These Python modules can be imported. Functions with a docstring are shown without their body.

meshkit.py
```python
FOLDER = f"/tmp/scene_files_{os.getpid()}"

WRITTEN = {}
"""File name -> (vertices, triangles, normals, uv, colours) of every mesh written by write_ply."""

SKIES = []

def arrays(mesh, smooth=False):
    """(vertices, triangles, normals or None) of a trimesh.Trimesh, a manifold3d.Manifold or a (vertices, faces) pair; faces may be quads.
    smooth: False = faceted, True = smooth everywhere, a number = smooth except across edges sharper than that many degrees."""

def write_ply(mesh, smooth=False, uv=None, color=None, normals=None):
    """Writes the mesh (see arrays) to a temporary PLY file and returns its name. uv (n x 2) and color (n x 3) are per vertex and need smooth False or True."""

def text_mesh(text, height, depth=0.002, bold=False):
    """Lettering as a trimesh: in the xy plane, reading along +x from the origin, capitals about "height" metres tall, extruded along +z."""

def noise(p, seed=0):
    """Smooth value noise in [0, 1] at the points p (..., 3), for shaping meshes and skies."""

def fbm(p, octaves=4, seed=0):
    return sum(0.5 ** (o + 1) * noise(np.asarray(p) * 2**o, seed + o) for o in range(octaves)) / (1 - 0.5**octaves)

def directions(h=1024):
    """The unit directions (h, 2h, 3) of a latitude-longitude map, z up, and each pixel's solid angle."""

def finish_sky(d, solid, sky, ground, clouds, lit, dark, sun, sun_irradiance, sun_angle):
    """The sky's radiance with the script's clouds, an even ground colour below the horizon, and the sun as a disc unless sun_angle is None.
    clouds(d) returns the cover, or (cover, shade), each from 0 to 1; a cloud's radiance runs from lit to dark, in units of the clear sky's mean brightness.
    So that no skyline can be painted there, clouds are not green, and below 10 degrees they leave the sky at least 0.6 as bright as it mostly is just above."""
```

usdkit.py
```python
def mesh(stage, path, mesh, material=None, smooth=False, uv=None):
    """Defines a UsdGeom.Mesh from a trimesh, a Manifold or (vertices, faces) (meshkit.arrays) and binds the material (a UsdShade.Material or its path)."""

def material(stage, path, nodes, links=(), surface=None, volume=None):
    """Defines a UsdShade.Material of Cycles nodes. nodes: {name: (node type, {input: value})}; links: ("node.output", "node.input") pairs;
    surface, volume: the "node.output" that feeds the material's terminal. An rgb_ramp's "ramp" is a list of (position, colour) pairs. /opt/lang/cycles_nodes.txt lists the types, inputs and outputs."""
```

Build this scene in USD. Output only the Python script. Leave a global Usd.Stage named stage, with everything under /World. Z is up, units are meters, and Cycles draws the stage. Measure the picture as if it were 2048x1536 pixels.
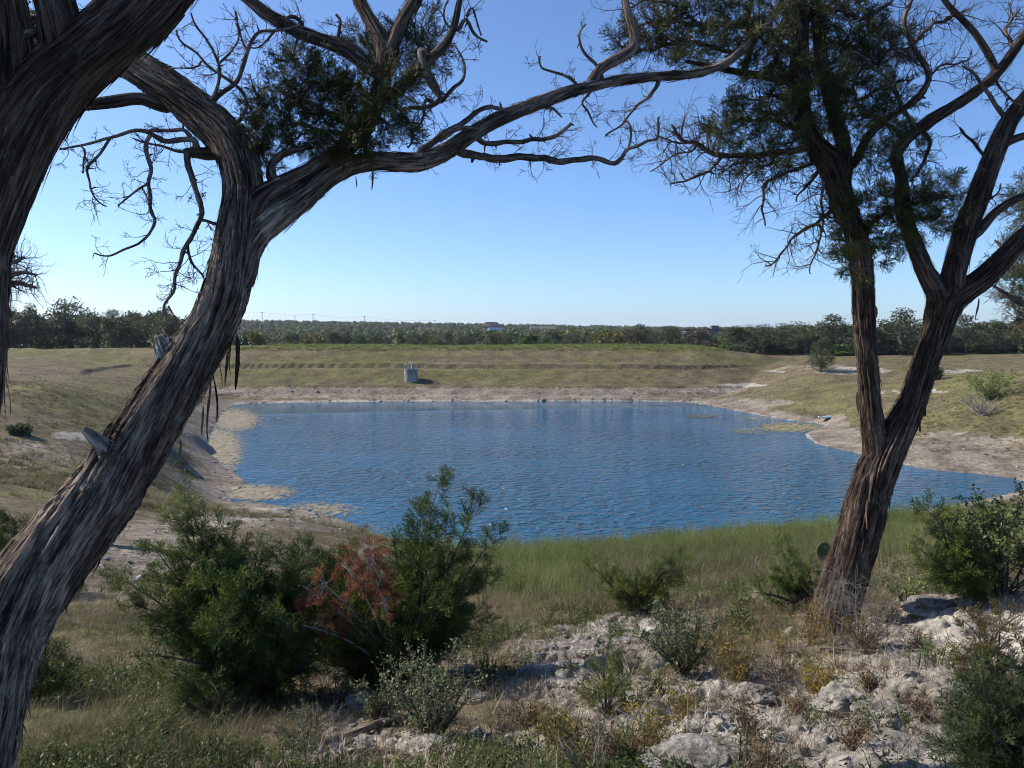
import math, random
import numpy as np, trimesh, usdkit, meshkit
from scipy.interpolate import RBFInterpolator, RegularGridInterpolator, CubicSpline
from pxr import Usd, UsdGeom, UsdLux, UsdShade, Gf, Sdf, Vt

random.seed(7)
RNG = np.random.default_rng(7)
stage = Usd.Stage.CreateInMemory()
UsdGeom.SetStageUpAxis(stage, UsdGeom.Tokens.z)
UsdGeom.SetStageMetersPerUnit(stage, 1.0)
UsdGeom.Xform.Define(stage, '/World')

# ------------------------------------------------------------------ camera, sky, sun, exposure
EYE, FPX, HORIZON = 8.0, 1600.0, 664.0            # eye height over the water, focal length and horizon in photo pixels (2048 x 1536)
PITCH = math.atan((768 - HORIZON) / FPX)
cam = UsdGeom.Camera.Define(stage, '/World/camera')
cam.AddTranslateOp().Set(Gf.Vec3d(0, 0, EYE))
cam.AddRotateXOp().Set(90 - math.degrees(PITCH))
cam.CreateHorizontalApertureAttr(36.0)
cam.CreateVerticalApertureAttr(27.0)
cam.CreateFocalLengthAttr(36.0 * FPX / 2048)
cam.CreateClippingRangeAttr(Gf.Vec2f(0.1, 20000))
cam.CreateExposureAttr(0.80)
SUN = np.array([-0.74, 0.20, 0.60]); SUN /= np.linalg.norm(SUN)
SUN_EL, SUN_ROT = math.asin(SUN[2]), math.atan2(SUN[0], SUN[1])
sky = UsdLux.DomeLight.Define(stage, '/World/sky')
sky.GetPrim().SetCustomDataByKey('kind', 'structure')
sm = usdkit.material(stage, '/World/Looks/sky_look', {
    'sky': ('sky_texture', {'sky_type': 'single_scattering', 'sun_disc': False, 'sun_elevation': SUN_EL, 'sun_rotation': SUN_ROT,
                            'altitude': 1000.0, 'air_density': 0.85, 'aerosol_density': 1.7, 'ozone_density': 7.5}),
    'bg': ('background_shader', {'strength': 0.114})}, [('sky.color', 'bg.color')], surface='bg.background')
UsdShade.MaterialBindingAPI.Apply(sky.GetPrim()).Bind(sm)
sun = UsdLux.DistantLight.Define(stage, '/World/sun')
sun.CreateNormalizeAttr(True); sun.CreateIntensityAttr(1.25); sun.CreateAngleAttr(0.53); sun.CreateColorAttr(Gf.Vec3f(1.0, 0.93, 0.82))
sun.AddTransformOp().Set(Gf.Matrix4d(Gf.Rotation(Gf.Vec3d(0, 0, 1), Gf.Vec3d(*map(float, SUN))), Gf.Vec3d(0, 0, 30)))

# ------------------------------------------------------------------ names, things, parts
_used, _loc = {}, {}
def numbered(parent, name):
    k = (parent, name); n = _used.get(k, 0); _used[k] = n + 1
    return f'{parent}/{name}' if n == 0 else f'{parent}/{name}_{n:03d}'
def tell(prim, label=None, cat=None, group=None, kind=None):
    for k, v in (('label', label), ('category', cat), ('group', group), ('kind', kind)):
        if v: prim.SetCustomDataByKey(k, v)
def thing(name, label, cat, loc=(0, 0, 0), group=None, kind=None):
    path = numbered('/World', name)
    x = UsdGeom.Xform.Define(stage, path); x.AddTranslateOp().Set(Gf.Vec3d(*map(float, loc)))
    tell(x.GetPrim(), label, cat, group, kind); _loc[path] = np.asarray(loc, float)
    return path
def local(path): return _loc.get('/'.join(path.split('/')[:3]), np.zeros(3))
def obj(name, mesh, mat, parent='/World', smooth=False, label=None, cat=None, group=None, kind=None, coord=None, extra=None, is_local=False):
    """ONE mesh prim; mesh = (v, f) in world coordinates, stored relative to its thing."""
    path = numbered(parent, name)
    v, f = np.asarray(mesh[0], float), np.asarray(mesh[1], int)
    if parent != '/World' and not is_local: v = v - local(parent)
    m = usdkit.mesh(stage, path, (v, f), LOOK[mat], smooth=smooth)
    api = UsdGeom.PrimvarsAPI(m)
    if coord is not None:
        api.CreatePrimvar('bark', Sdf.ValueTypeNames.Color3fArray, 'vertex').Set(Vt.Vec3fArray.FromNumpy(np.asarray(coord, np.float32)))
    for k, a in (extra or {}).items():
        api.CreatePrimvar(k, Sdf.ValueTypeNames.Color3fArray, 'vertex').Set(Vt.Vec3fArray.FromNumpy(np.asarray(a, np.float32)))
    tell(m.GetPrim(), label, cat, group, kind)
    return path
def copy_of(source, name, label, cat, loc, rotz=0, scale=(1, 1, 1), group=None):
    path = numbered('/World', name)
    x = UsdGeom.Xform.Define(stage, path)
    x.AddTranslateOp().Set(Gf.Vec3d(*map(float, loc))); x.AddRotateZOp().Set(float(rotz)); x.AddScaleOp().Set(Gf.Vec3f(*map(float, scale)))
    x.GetPrim().GetReferences().AddInternalReference(source); x.GetPrim().SetInstanceable(True)
    tell(x.GetPrim(), label, cat, group)
    return path
def quats_to(dirs, spin):
    """half-float quaternions turning +z to dirs with a spin about it."""
    d = dirs / np.linalg.norm(dirs, axis=1, keepdims=True)
    w = 1 + d[:, 2]; flip = w < 1e-4
    q = np.stack([w, -d[:, 1], d[:, 0], np.zeros(len(d))], 1)
    q[flip] = [0, 1, 0, 0]
    q /= np.linalg.norm(q, axis=1, keepdims=True)
    c, s = np.cos(spin / 2), np.sin(spin / 2)
    a, b, cc, dd = q.T
    return np.stack([a * c - dd * s, b * c + cc * s, cc * c - b * s, dd * c + a * s], 1)
def scatter(name, protos, pts, dirs, scales, which=None, parent='/World', label=None, cat=None, kind='stuff', spin=None):
    """a PointInstancer; protos = list of (mesh, material) in local coordinates, pts in world coordinates."""
    path = numbered(parent, name)
    pi = UsdGeom.PointInstancer.Define(stage, path)
    pts = np.asarray(pts, float); n = len(pts)
    if parent != '/World': pts = pts - local(parent)
    names = []
    for k, (mesh, mat) in enumerate(protos):
        p = f'{path}/{"sprig" if k == 0 else "sprig_%03d" % k}'
        usdkit.mesh(stage, p, mesh, LOOK[mat], smooth=False); names.append(Sdf.Path(p))
    pi.CreatePrototypesRel().SetTargets(names)
    which = RNG.integers(0, len(protos), n) if which is None else which
    pi.CreateProtoIndicesAttr(Vt.IntArray.FromNumpy(np.asarray(which, np.int32)))
    pi.CreatePositionsAttr(Vt.Vec3fArray.FromNumpy(pts.astype(np.float32)))
    q = quats_to(np.asarray(dirs, float), RNG.uniform(0, 6.283, n) if spin is None else spin)
    pi.CreateOrientationsAttr(Vt.QuathArray([Gf.Quath(*map(float, r)) for r in q]))
    sc = np.asarray(scales, float)
    if sc.ndim == 1: sc = np.repeat(sc[:, None], 3, 1)
    pi.CreateScalesAttr(Vt.Vec3fArray.FromNumpy(sc.astype(np.float32)))
    tell(pi.GetPrim(), label, cat, None, kind)
    return path

# ------------------------------------------------------------------ pixels and points
CP, SP = math.cos(PITCH), math.sin(PITCH)
def P(px, py, Y):
    """the point at distance Y (world y) seen at photo pixel px, py."""
    u, v = (np.asarray(px, float) - 1024) / FPX, -(np.asarray(py, float) - 768) / FPX
    dy, dz = CP + v * SP, -SP + v * CP
    t = np.asarray(Y, float) / dy
    return np.stack(np.broadcast_arrays(u * t, Y + 0.0 * t, EYE + dz * t), -1)
def water_point(px, py):
    v = -(np.asarray(py, float) - 768) / FPX
    dy, dz = CP + v * SP, -SP + v * CP
    return P(px, py, -EYE / dz * dy)
def proj(p):
    p = np.asarray(p, float); y, z = p[..., 1], p[..., 2] - EYE
    fwd = np.maximum(y * CP - z * SP, 0.05); up = y * SP + z * CP
    return 1024 + FPX * p[..., 0] / fwd, 768 - FPX * up / fwd

# ------------------------------------------------------------------ materials
LOOK = {}
def look(name, nodes, links, surface='p.BSDF', **k):
    LOOK[name] = usdkit.material(stage, f'/World/Looks/{name}', nodes, links, surface=surface, **k)
def plain(name, color, rough=0.8, var=0.25, scale=6.0):
    c = np.array(color)
    look(name, {'pos': ('geometry', {}), 'n': ('noise_texture', {'scale': scale, 'detail': 4.0}),
                'r': ('rgb_ramp', {'ramp': [(0.3, c * (1 - var)), (0.7, c * (1 + var))]}),
                'p': ('principled_bsdf', {'roughness': rough, 'specular_ior_level': 0.25})},
         [('pos.position', 'n.vector'), ('n.fac', 'r.fac'), ('r.color', 'p.base_color')])
def leafy(name, dark, light, scale=1.2, transl=0.35, rough=0.55, island=0.3):
    stops = [(0.25, dark), (0.55, (np.array(dark) + light) / 2), (0.75, light)]
    nodes = {'pos': ('geometry', {}), 'oi': ('object_info', {}), 'n': ('noise_texture', {'scale': scale, 'detail': 3.0, 'roughness': 0.65}),
             'rr': ('math', {'math_type': 'multiply_add', 'value2': 0.35, 'value3': -0.17}), 'add': ('math', {'math_type': 'add'}),
             'ri': ('math', {'math_type': 'multiply_add', 'value2': island, 'value3': -island / 2}), 'add2': ('math', {'math_type': 'add'}),
             'r': ('rgb_ramp', {'ramp': stops}),
             'p': ('principled_bsdf', {'roughness': rough, 'specular_ior_level': 0.3}),
             'g': ('gamma', {'gamma': 0.9}), 't': ('translucent_bsdf', {}), 'mx': ('mix_closure', {'fac': transl})}
    look(name, nodes, [('pos.position', 'n.vector'), ('oi.random', 'rr.value1'), ('n.fac', 'add.value1'), ('rr.value', 'add.value2'),
                       ('pos.random_per_island', 'ri.value1'), ('add.value', 'add2.value1'), ('ri.value', 'add2.value2'),
                       ('add2.value', 'r.fac'), ('r.color', 'p.base_color'), ('r.color', 'g.color'), ('g.color', 't.color'),
                       ('p.BSDF', 'mx.closure1'), ('t.BSDF', 'mx.closure2')], surface='mx.closure')
def barky(name, dark, mid, pale, around=70.0, along=4.5, bump=1.0, lichen=0.45):
    look(name, {'a': ('attribute', {'attribute': 'bark'}), 'm': ('mapping', {'scale': (around, around, along)}),
                'n': ('noise_texture', {'scale': 1.0, 'detail': 4.0, 'roughness': 0.62, 'distortion': 0.6}),
                'm2': ('mapping', {'scale': (around * 3.4, around * 3.4, along * 2.6)}), 'n2': ('noise_texture', {'scale': 1.0, 'detail': 4.0, 'roughness': 0.7}),
                'm3': ('mapping', {'scale': (9.0, 9.0, 3.0)}), 'n3': ('noise_texture', {'scale': 1.0, 'detail': 6.0, 'roughness': 0.65}),
                'avg': ('math', {'math_type': 'multiply', 'value2': 0.55}), 's': ('math', {'math_type': 'multiply_add', 'value2': 0.45}),
                'r': ('rgb_ramp', {'ramp': [(0.36, dark), (0.47, mid), (0.56, pale), (0.68, np.array(pale) * 1.35)]}),
                'r3': ('rgb_ramp', {'ramp': [(0.38, (0.45, 0.41, 0.39)), (0.52, (1.0, 0.98, 0.96)), (0.66, (1.75, 1.72, 1.7))]}),
                'n4': ('noise_texture', {'scale': 9.0, 'detail': 6.0, 'roughness': 0.7}), 'lr': ('map_range', {'range_type': 'smoothstep', 'from_min': 0.60, 'from_max': 0.68, 'to_max': lichen}), 'lm': ('mix_color', {'b': (0.17, 0.18, 0.145)}),
                'mul': ('mix_color', {'blend_type': 'multiply', 'fac': 1.0}),
                'b': ('bump', {'strength': bump, 'distance': 0.02}),
                'p': ('principled_bsdf', {'roughness': 0.9, 'specular_ior_level': 0.12})},
         [('a.vector', 'm.vector'), ('m.vector', 'n.vector'), ('a.vector', 'm2.vector'), ('m2.vector', 'n2.vector'), ('a.vector', 'm3.vector'), ('m3.vector', 'n3.vector'),
          ('n.fac', 'avg.value1'), ('n2.fac', 's.value1'), ('avg.value', 's.value3'), ('s.value', 'r.fac'), ('n3.fac', 'r3.fac'), ('r.color', 'mul.a'), ('r3.color', 'mul.b'),
          ('a.vector', 'n4.vector'), ('n4.fac', 'lr.value'), ('lr.result', 'lm.fac'), ('mul.result', 'lm.a'), ('lm.result', 'p.base_color'), ('s.value', 'b.height'), ('b.normal', 'p.normal')])

barky('bark', (0.011, 0.007, 0.005), (0.042, 0.029, 0.022), (0.115, 0.086, 0.068))
barky('bark_bleached', (0.05, 0.04, 0.035), (0.19, 0.165, 0.145), (0.36, 0.33, 0.30), around=90)
barky('bark_grey', (0.014, 0.009, 0.007), (0.062, 0.046, 0.036), (0.215, 0.172, 0.138), lichen=0.6)
barky('bark_thin', (0.025, 0.018, 0.014), (0.065, 0.050, 0.042), (0.16, 0.135, 0.115), along=12.0, bump=0.6)
barky('bark_oak', (0.05, 0.043, 0.037), (0.09, 0.08, 0.07), (0.15, 0.135, 0.12), around=6, along=3.0)
plain('dead_wood', (0.30, 0.27, 0.235), 0.85, 0.35, 9)
plain('twig_grey', (0.17, 0.145, 0.12), 0.85, 0.35, 9)
plain('dry_stem', (0.17, 0.12, 0.075), 0.85, 0.35, 9)
leafy('juniper', (0.025, 0.045, 0.012), (0.085, 0.115, 0.030), 2.2, 0.3)
leafy('juniper_dark', (0.034, 0.048, 0.012), (0.17, 0.175, 0.042), 2.2, 0.35)
leafy('juniper_young', (0.06, 0.10, 0.02), (0.31, 0.36, 0.075), 2.4, 0.48)
leafy('juniper_brown', (0.07, 0.05, 0.012), (0.14, 0.12, 0.03), 2.0, 0.28)
leafy('rust', (0.22, 0.075, 0.03), (0.44, 0.18, 0.075), 5.0, 0.3)
leafy('greyleaf', (0.075, 0.095, 0.040), (0.22, 0.24, 0.115), 4.0, 0.25)
leafy('greenleaf', (0.075, 0.10, 0.025), (0.21, 0.25, 0.08), 4.0, 0.3)
leafy('yellowleaf', (0.12, 0.09, 0.014), (0.34, 0.23, 0.03), 7.0, 0.35)
leafy('brownleaf', (0.08, 0.045, 0.02), (0.20, 0.125, 0.06), 6.0, 0.25)
leafy('grass_green', (0.11, 0.145, 0.034), (0.29, 0.32, 0.095), 0.35, 0.4)
leafy('grass_dry', (0.11, 0.085, 0.05), (0.27, 0.215, 0.135), 0.5, 0.35)
leafy('grass_mixed', (0.078, 0.074, 0.030), (0.20, 0.18, 0.08), 0.3, 0.35)
leafy('forb', (0.055, 0.075, 0.02), (0.15, 0.175, 0.05), 1.0, 0.35)
leafy('oak_leaf', (0.040, 0.052, 0.022), (0.115, 0.125, 0.058), 0.35, 0.2)
leafy('oak_green', (0.045, 0.068, 0.02), (0.13, 0.16, 0.055), 0.35, 0.2)
leafy('oak_far', (0.045, 0.064, 0.028), (0.125, 0.142, 0.062), 0.05, 0.3, island=0.06)
leafy('oak_yellow', (0.09, 0.085, 0.018), (0.20, 0.18, 0.04), 0.5, 0.2)
leafy('oak_brown', (0.08, 0.065, 0.04), (0.17, 0.14, 0.09), 0.5, 0.2)
leafy('bright_green', (0.05, 0.10, 0.018), (0.11, 0.19, 0.04), 0.8, 0.2)
leafy('cactus', (0.05, 0.085, 0.035), (0.11, 0.15, 0.065), 10.0, 0.05)
leafy('algae', (0.22, 0.18, 0.10), (0.40, 0.35, 0.20), 1.5, 0.1)
leafy('algae_green', (0.20, 0.20, 0.06), (0.40, 0.38, 0.14), 0.6, 0.1)
plain('concrete', (0.17, 0.17, 0.17), 0.85, 0.35, 1.5)
plain('galvanised', (0.16, 0.165, 0.17), 0.5, 0.15, 3)
plain('roof_grey', (0.13, 0.12, 0.11), 0.8, 0.2, 1)
plain('roof_brown', (0.085, 0.072, 0.064), 0.8, 0.2, 1)
look('roof_metal', {'p': ('principled_bsdf', {'base_color': (0.13, 0.20, 0.32), 'roughness': 0.5, 'metallic': 0.2})}, [])
plain('wall_tan', (0.13, 0.11, 0.085), 0.85, 0.1, 1)
plain('wall_mauve', (0.10, 0.085, 0.085), 0.85, 0.1, 1)
plain('window_dark', (0.04, 0.045, 0.05), 0.2, 0.1, 1)
plain('pole', (0.16, 0.13, 0.11), 0.85, 0.15, 3)
plain('board_white', (0.62, 0.66, 0.68), 0.4, 0.06, 3)
plain('board_teal', (0.12, 0.28, 0.34), 0.4, 0.08, 3)

def rocky(name, lo, mid, hi):
    look(name, {'pos': ('geometry', {}), 'n': ('noise_texture', {'scale': 5.0, 'detail': 8.0, 'roughness': 0.68}),
                'n2': ('noise_texture', {'scale': 34.0, 'detail': 5.0, 'roughness': 0.7}), 'v': ('voronoi_texture', {'scale': 26.0}),
                'r': ('rgb_ramp', {'ramp': [(0.28, lo), (0.47, mid), (0.66, hi)]}),
                'r2': ('rgb_ramp', {'ramp': [(0.30, (0.35, 0.34, 0.33)), (0.52, (1.0, 1.0, 1.0))]}),
                'mul': ('mix_color', {'blend_type': 'multiply', 'fac': 0.85}), 's': ('math', {'math_type': 'multiply_add', 'value2': 0.6}),
                'b': ('bump', {'strength': 0.9, 'distance': 0.02}), 'p': ('principled_bsdf', {'roughness': 0.9, 'specular_ior_level': 0.15})},
         [('pos.position', 'n.vector'), ('pos.position', 'n2.vector'), ('pos.position', 'v.vector'), ('n.fac', 'r.fac'), ('n2.fac', 'r2.fac'), ('r.color', 'mul.a'), ('r2.color', 'mul.b'),
          ('v.distance', 's.value1'), ('n2.fac', 's.value3'), ('mul.result', 'p.base_color'), ('s.value', 'b.height'), ('b.normal', 'p.normal')])
rocky('limestone', (0.06, 0.055, 0.05), (0.17, 0.158, 0.142), (0.36, 0.335, 0.30))

# ground: three covers mixed by the mesh's own weights (r: green grass, g: bare limestone, b: grey-brown gravel), fine noise breaks the borders
look('ground', {
    'w': ('attribute', {'attribute': 'cover'}), 'sw': ('separate_color', {}), 'pos': ('geometry', {}),
    'na': ('noise_texture', {'scale': 0.45, 'detail': 9.0, 'roughness': 0.7}), 'nb': ('noise_texture', {'scale': 3.5, 'detail': 7.0, 'roughness': 0.72}),
    'nc': ('noise_texture', {'scale': 22.0, 'detail': 6.0, 'roughness': 0.7}), 'v': ('voronoi_texture', {'scale': 14.0}),
    'dry': ('rgb_ramp', {'ramp': [(0.36, (0.034, 0.028, 0.017)), (0.48, (0.085, 0.069, 0.042)), (0.60, (0.18, 0.148, 0.098))]}),
    'green': ('rgb_ramp', {'ramp': [(0.36, (0.033, 0.033, 0.014)), (0.48, (0.080, 0.078, 0.032)), (0.61, (0.155, 0.142, 0.066))]}),
    'rock': ('rgb_ramp', {'ramp': [(0.34, (0.06, 0.052, 0.044)), (0.46, (0.175, 0.158, 0.135)), (0.56, (0.31, 0.285, 0.25)), (0.70, (0.46, 0.43, 0.38))]}),
    'mud': ('rgb_ramp', {'ramp': [(0.36, (0.045, 0.037, 0.03)), (0.48, (0.125, 0.105, 0.085)), (0.61, (0.29, 0.25, 0.205))]}),
    'mix1': ('math', {'math_type': 'multiply_add', 'value2': 1.5}), 'h1': ('math', {'math_type': 'multiply_add', 'value2': 0.5}),
    # edges: weight + (noise-.5)*k -> smoothstep
    'ea': ('mix_float', {'fac': 0.45}), 'e0': ('math', {'math_type': 'multiply_add', 'value2': 1.9, 'value3': -0.95}),
    'ga': ('math', {'math_type': 'add'}), 'gs': ('map_range', {'range_type': 'smoothstep', 'from_min': 0.3, 'from_max': 0.7}),
    'ra': ('math', {'math_type': 'add'}), 'rs': ('map_range', {'range_type': 'smoothstep', 'from_min': 0.35, 'from_max': 0.65}),
    'ma': ('math', {'math_type': 'add'}), 'ms': ('map_range', {'range_type': 'smoothstep', 'from_min': 0.3, 'from_max': 0.7}),
    'm1': ('mix_color', {}), 'm2': ('mix_color', {}), 'm3': ('mix_color', {}),
    'nn': ('math', {'math_type': 'multiply_add', 'value2': 0.42}), 'nn2': ('math', {'math_type': 'multiply_add', 'value2': 0.42}), 'nn3': ('math', {'math_type': 'multiply_add', 'value2': 0.42, 'value3': -0.13}),
    'hh': ('math', {'math_type': 'multiply_add', 'value2': 0.5}),
    'b': ('bump', {'strength': 0.8, 'distance': 0.05}), 'p': ('principled_bsdf', {'roughness': 0.95, 'specular_ior_level': 0.1})},
    [('w.color', 'sw.color'), ('pos.position', 'na.vector'), ('pos.position', 'nb.vector'), ('pos.position', 'nc.vector'), ('pos.position', 'v.vector'),
     ('na.fac', 'nn3.value1'), ('nn3.value', 'nn2.value3'), ('nb.fac', 'nn2.value1'), ('nc.fac', 'nn.value1'), ('nn2.value', 'nn.value3'),
     ('nn.value', 'dry.fac'), ('nn.value', 'green.fac'), ('nn.value', 'rock.fac'), ('nn.value', 'mud.fac'),
     ('na.fac', 'ea.a'), ('nb.fac', 'ea.b'), ('ea.result', 'e0.value1'), ('sw.r', 'ga.value1'), ('e0.value', 'ga.value2'), ('ga.value', 'gs.value'),
     ('sw.g', 'ra.value1'), ('e0.value', 'ra.value2'), ('ra.value', 'rs.value'), ('sw.b', 'ma.value1'), ('e0.value', 'ma.value2'), ('ma.value', 'ms.value'),
     ('dry.color', 'm1.a'), ('green.color', 'm1.b'), ('gs.result', 'm1.fac'), ('m1.result', 'm2.a'), ('mud.color', 'm2.b'), ('ms.result', 'm2.fac'),
     ('m2.result', 'm3.a'), ('rock.color', 'm3.b'), ('rs.result', 'm3.fac'), ('m3.result', 'p.base_color'),
     ('nb.fac', 'hh.value3'), ('nc.fac', 'hh.value1'), ('hh.value', 'b.height'), ('b.normal', 'p.normal')])

look('water', {
    'pos': ('geometry', {}), 'w': ('attribute', {'attribute': 'calm'}), 'sw': ('separate_color', {}),
    'm': ('mapping', {'scale': (0.8, 1.25, 1.0), 'rotation': (0, 0, 0.18)}),
    'n': ('noise_texture', {'scale': 2.0, 'detail': 3.0, 'roughness': 0.5, 'distortion': 0.7}),
    'n2': ('noise_texture', {'scale': 0.09, 'detail': 4.0}),
    'am': ('map_range', {'from_min': 0.3, 'from_max': 0.7, 'to_min': 0.5, 'to_max': 1.6}),
    'mul': ('math', {'math_type': 'multiply'}),
    'b': ('bump', {'distance': 0.42}),
    'p': ('principled_bsdf', {'base_color': (0.003, 0.064, 0.128), 'roughness': 0.05, 'ior': 1.33, 'specular_ior_level': 0.5})},
    [('pos.position', 'm.vector'), ('m.vector', 'n.vector'), ('pos.position', 'n2.vector'), ('w.color', 'sw.color'), ('n2.fac', 'am.value'),
     ('am.result', 'mul.value1'), ('sw.r', 'mul.value2'), ('mul.value', 'b.strength'), ('n.fac', 'b.height'), ('b.normal', 'p.normal')])

# ------------------------------------------------------------------ terrain
shore_px = [(440, 830), (470, 809), (560, 806), (700, 804), (850, 803), (1000, 803), (1150, 802), (1350, 803), (1440, 815), (1560, 838), (1650, 850), (1610, 868),
            (1640, 890), (1720, 908), (1830, 935), (1950, 948), (2030, 957), (2060, 975), (1960, 1000), (1850, 1020), (1700, 1040), (1500, 1062), (1300, 1083), (1150, 1092),
            (1000, 1097), (900, 1094), (800, 1080), (760, 1070), (700, 1045), (640, 1026), (560, 1011), (500, 1003), (440, 1000), (470, 982), (492, 965), (450, 930), (416, 905), (420, 870)]
sp = np.array(shore_px, float)
SHORE = water_point(sp[:, 0], sp[:, 1])[:, :2]
# round the outline
tt = np.arange(len(SHORE) + 1); cs = CubicSpline(tt, np.vstack([SHORE, SHORE[:1]]), bc_type='periodic')
lin = np.linspace(0, len(SHORE), len(SHORE) * 10, endpoint=False)
k0 = np.floor(lin).astype(int); fr = (lin - k0)[:, None]; Lp = np.vstack([SHORE, SHORE[:1]])
OUT = 0.6 * (Lp[k0] * (1 - fr) + Lp[k0 + 1] * fr) + 0.4 * cs(lin)
import shapely
from shapely.geometry import Polygon
POLY = Polygon(OUT).buffer(0); shapely.prepare(POLY)
def shore_dist(x, y):
    """metres to the waterline, negative in the water."""
    from scipy.spatial import cKDTree
    ring = np.array(POLY.exterior.segmentize(0.25).coords)
    d, _ = cKDTree(ring).query(np.stack([x.ravel(), y.ravel()], 1))
    inside = shapely.contains_xy(POLY, x.ravel(), y.ravel())
    return np.where(inside, -d, d).reshape(x.shape)

ctl = []
def c(px, py, Y): ctl.append(P(px, py, Y))
for px, py, Y in [(1300, 1536, 3.3), (1700, 1536, 3.1), (2048, 1536, 2.9), (1650, 1390, 4.1), (2040, 1180, 6.0), (1950, 1190, 5.8), (1850, 1240, 5.6), (2040, 1330, 4.2), (1500, 1340, 4.9),
                  (1700, 1250, 6.0), (1560, 1250, 6.4), (1250, 1250, 7.2), (1100, 1300, 6.3), (1040, 1250, 7.8), (1030, 1400, 4.9), (800, 1500, 3.9), (1000, 1510, 3.7), (400, 1536, 3.7), (100, 1500, 3.9),
                  (300, 1400, 5.0), (520, 1390, 5.2), (250, 1250, 7.8), (780, 1360, 5.8), (300, 1110, 13.5), (450, 1080, 16), (600, 1040, 24), (150, 1050, 17), (300, 1025, 24), (430, 1020, 27),
                  (1300, 1150, 11.5), (1300, 1195, 9.0), (1100, 1200, 9.0), (1300, 1108, 19), (1050, 1150, 12.5), (1500, 1150, 10.5), (1500, 1100, 17), (1750, 1100, 12), (1750, 1060, 20), (1800, 1150, 8.0),
                  (1950, 1100, 8.5), (2040, 1100, 8.2), (1950, 1030, 20), (1050, 1110, 20), (850, 1130, 17), (700, 1110, 16),
                  (50, 900, 29), (150, 940, 27), (0, 780, 44), (100, 770, 46), (200, 830, 44), (100, 870, 34), (250, 900, 36), (330, 880, 42), (350, 950, 37), (330, 830, 55), (380, 820, 70), (300, 790, 70),
                  (100, 745, 75), (0, 745, 72), (350, 930, 42), (400, 960, 41), (330, 985, 34), (200, 1000, 23), (50, 1000, 20), (400, 870, 53),
                  (1400, 790, 97), (1640, 740, 92), (1560, 790, 83), (1700, 800, 73), (1700, 760, 86), (1640, 835, 72), (1900, 880, 52.5), (1900, 800, 64), (2040, 770, 58), (2040, 740, 64), (2040, 850, 52),
                  (2040, 900, 48), (2040, 720, 98), (1900, 740, 85), (1800, 714, 118), (2040, 708, 118), (1500, 770, 98), (1750, 860, 60), (1600, 725, 104), (1850, 905, 49), (1980, 925, 46)]:
    c(px, py, Y)
def w(x, y, z): ctl.append(np.array([x, y, z], float))
for th in range(-75, 80, 15):
    t = math.radians(th)
    w(1.2 * math.sin(t), 1.2 * math.cos(t), 6.28 + 0.15 * math.sin(t))
for th in (-75, -58, -45):
    t = math.radians(th)
    for r, z in ((3.2, 5.95), (8, 5.6), (18, 5.0), (40, 4.9), (75, 4.4), (120, 4.9), (180, 4.0)): w(r * math.sin(t), r * math.cos(t), z)
for th in (45, 58, 75):
    t = math.radians(th)
    for r, z in ((3.2, 6.45), (8, 6.2), (18, 4.6), (40, 4.0), (75, 4.6), (120, 4.8), (180, 4.2)): w(r * math.sin(t), r * math.cos(t), z)
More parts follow.
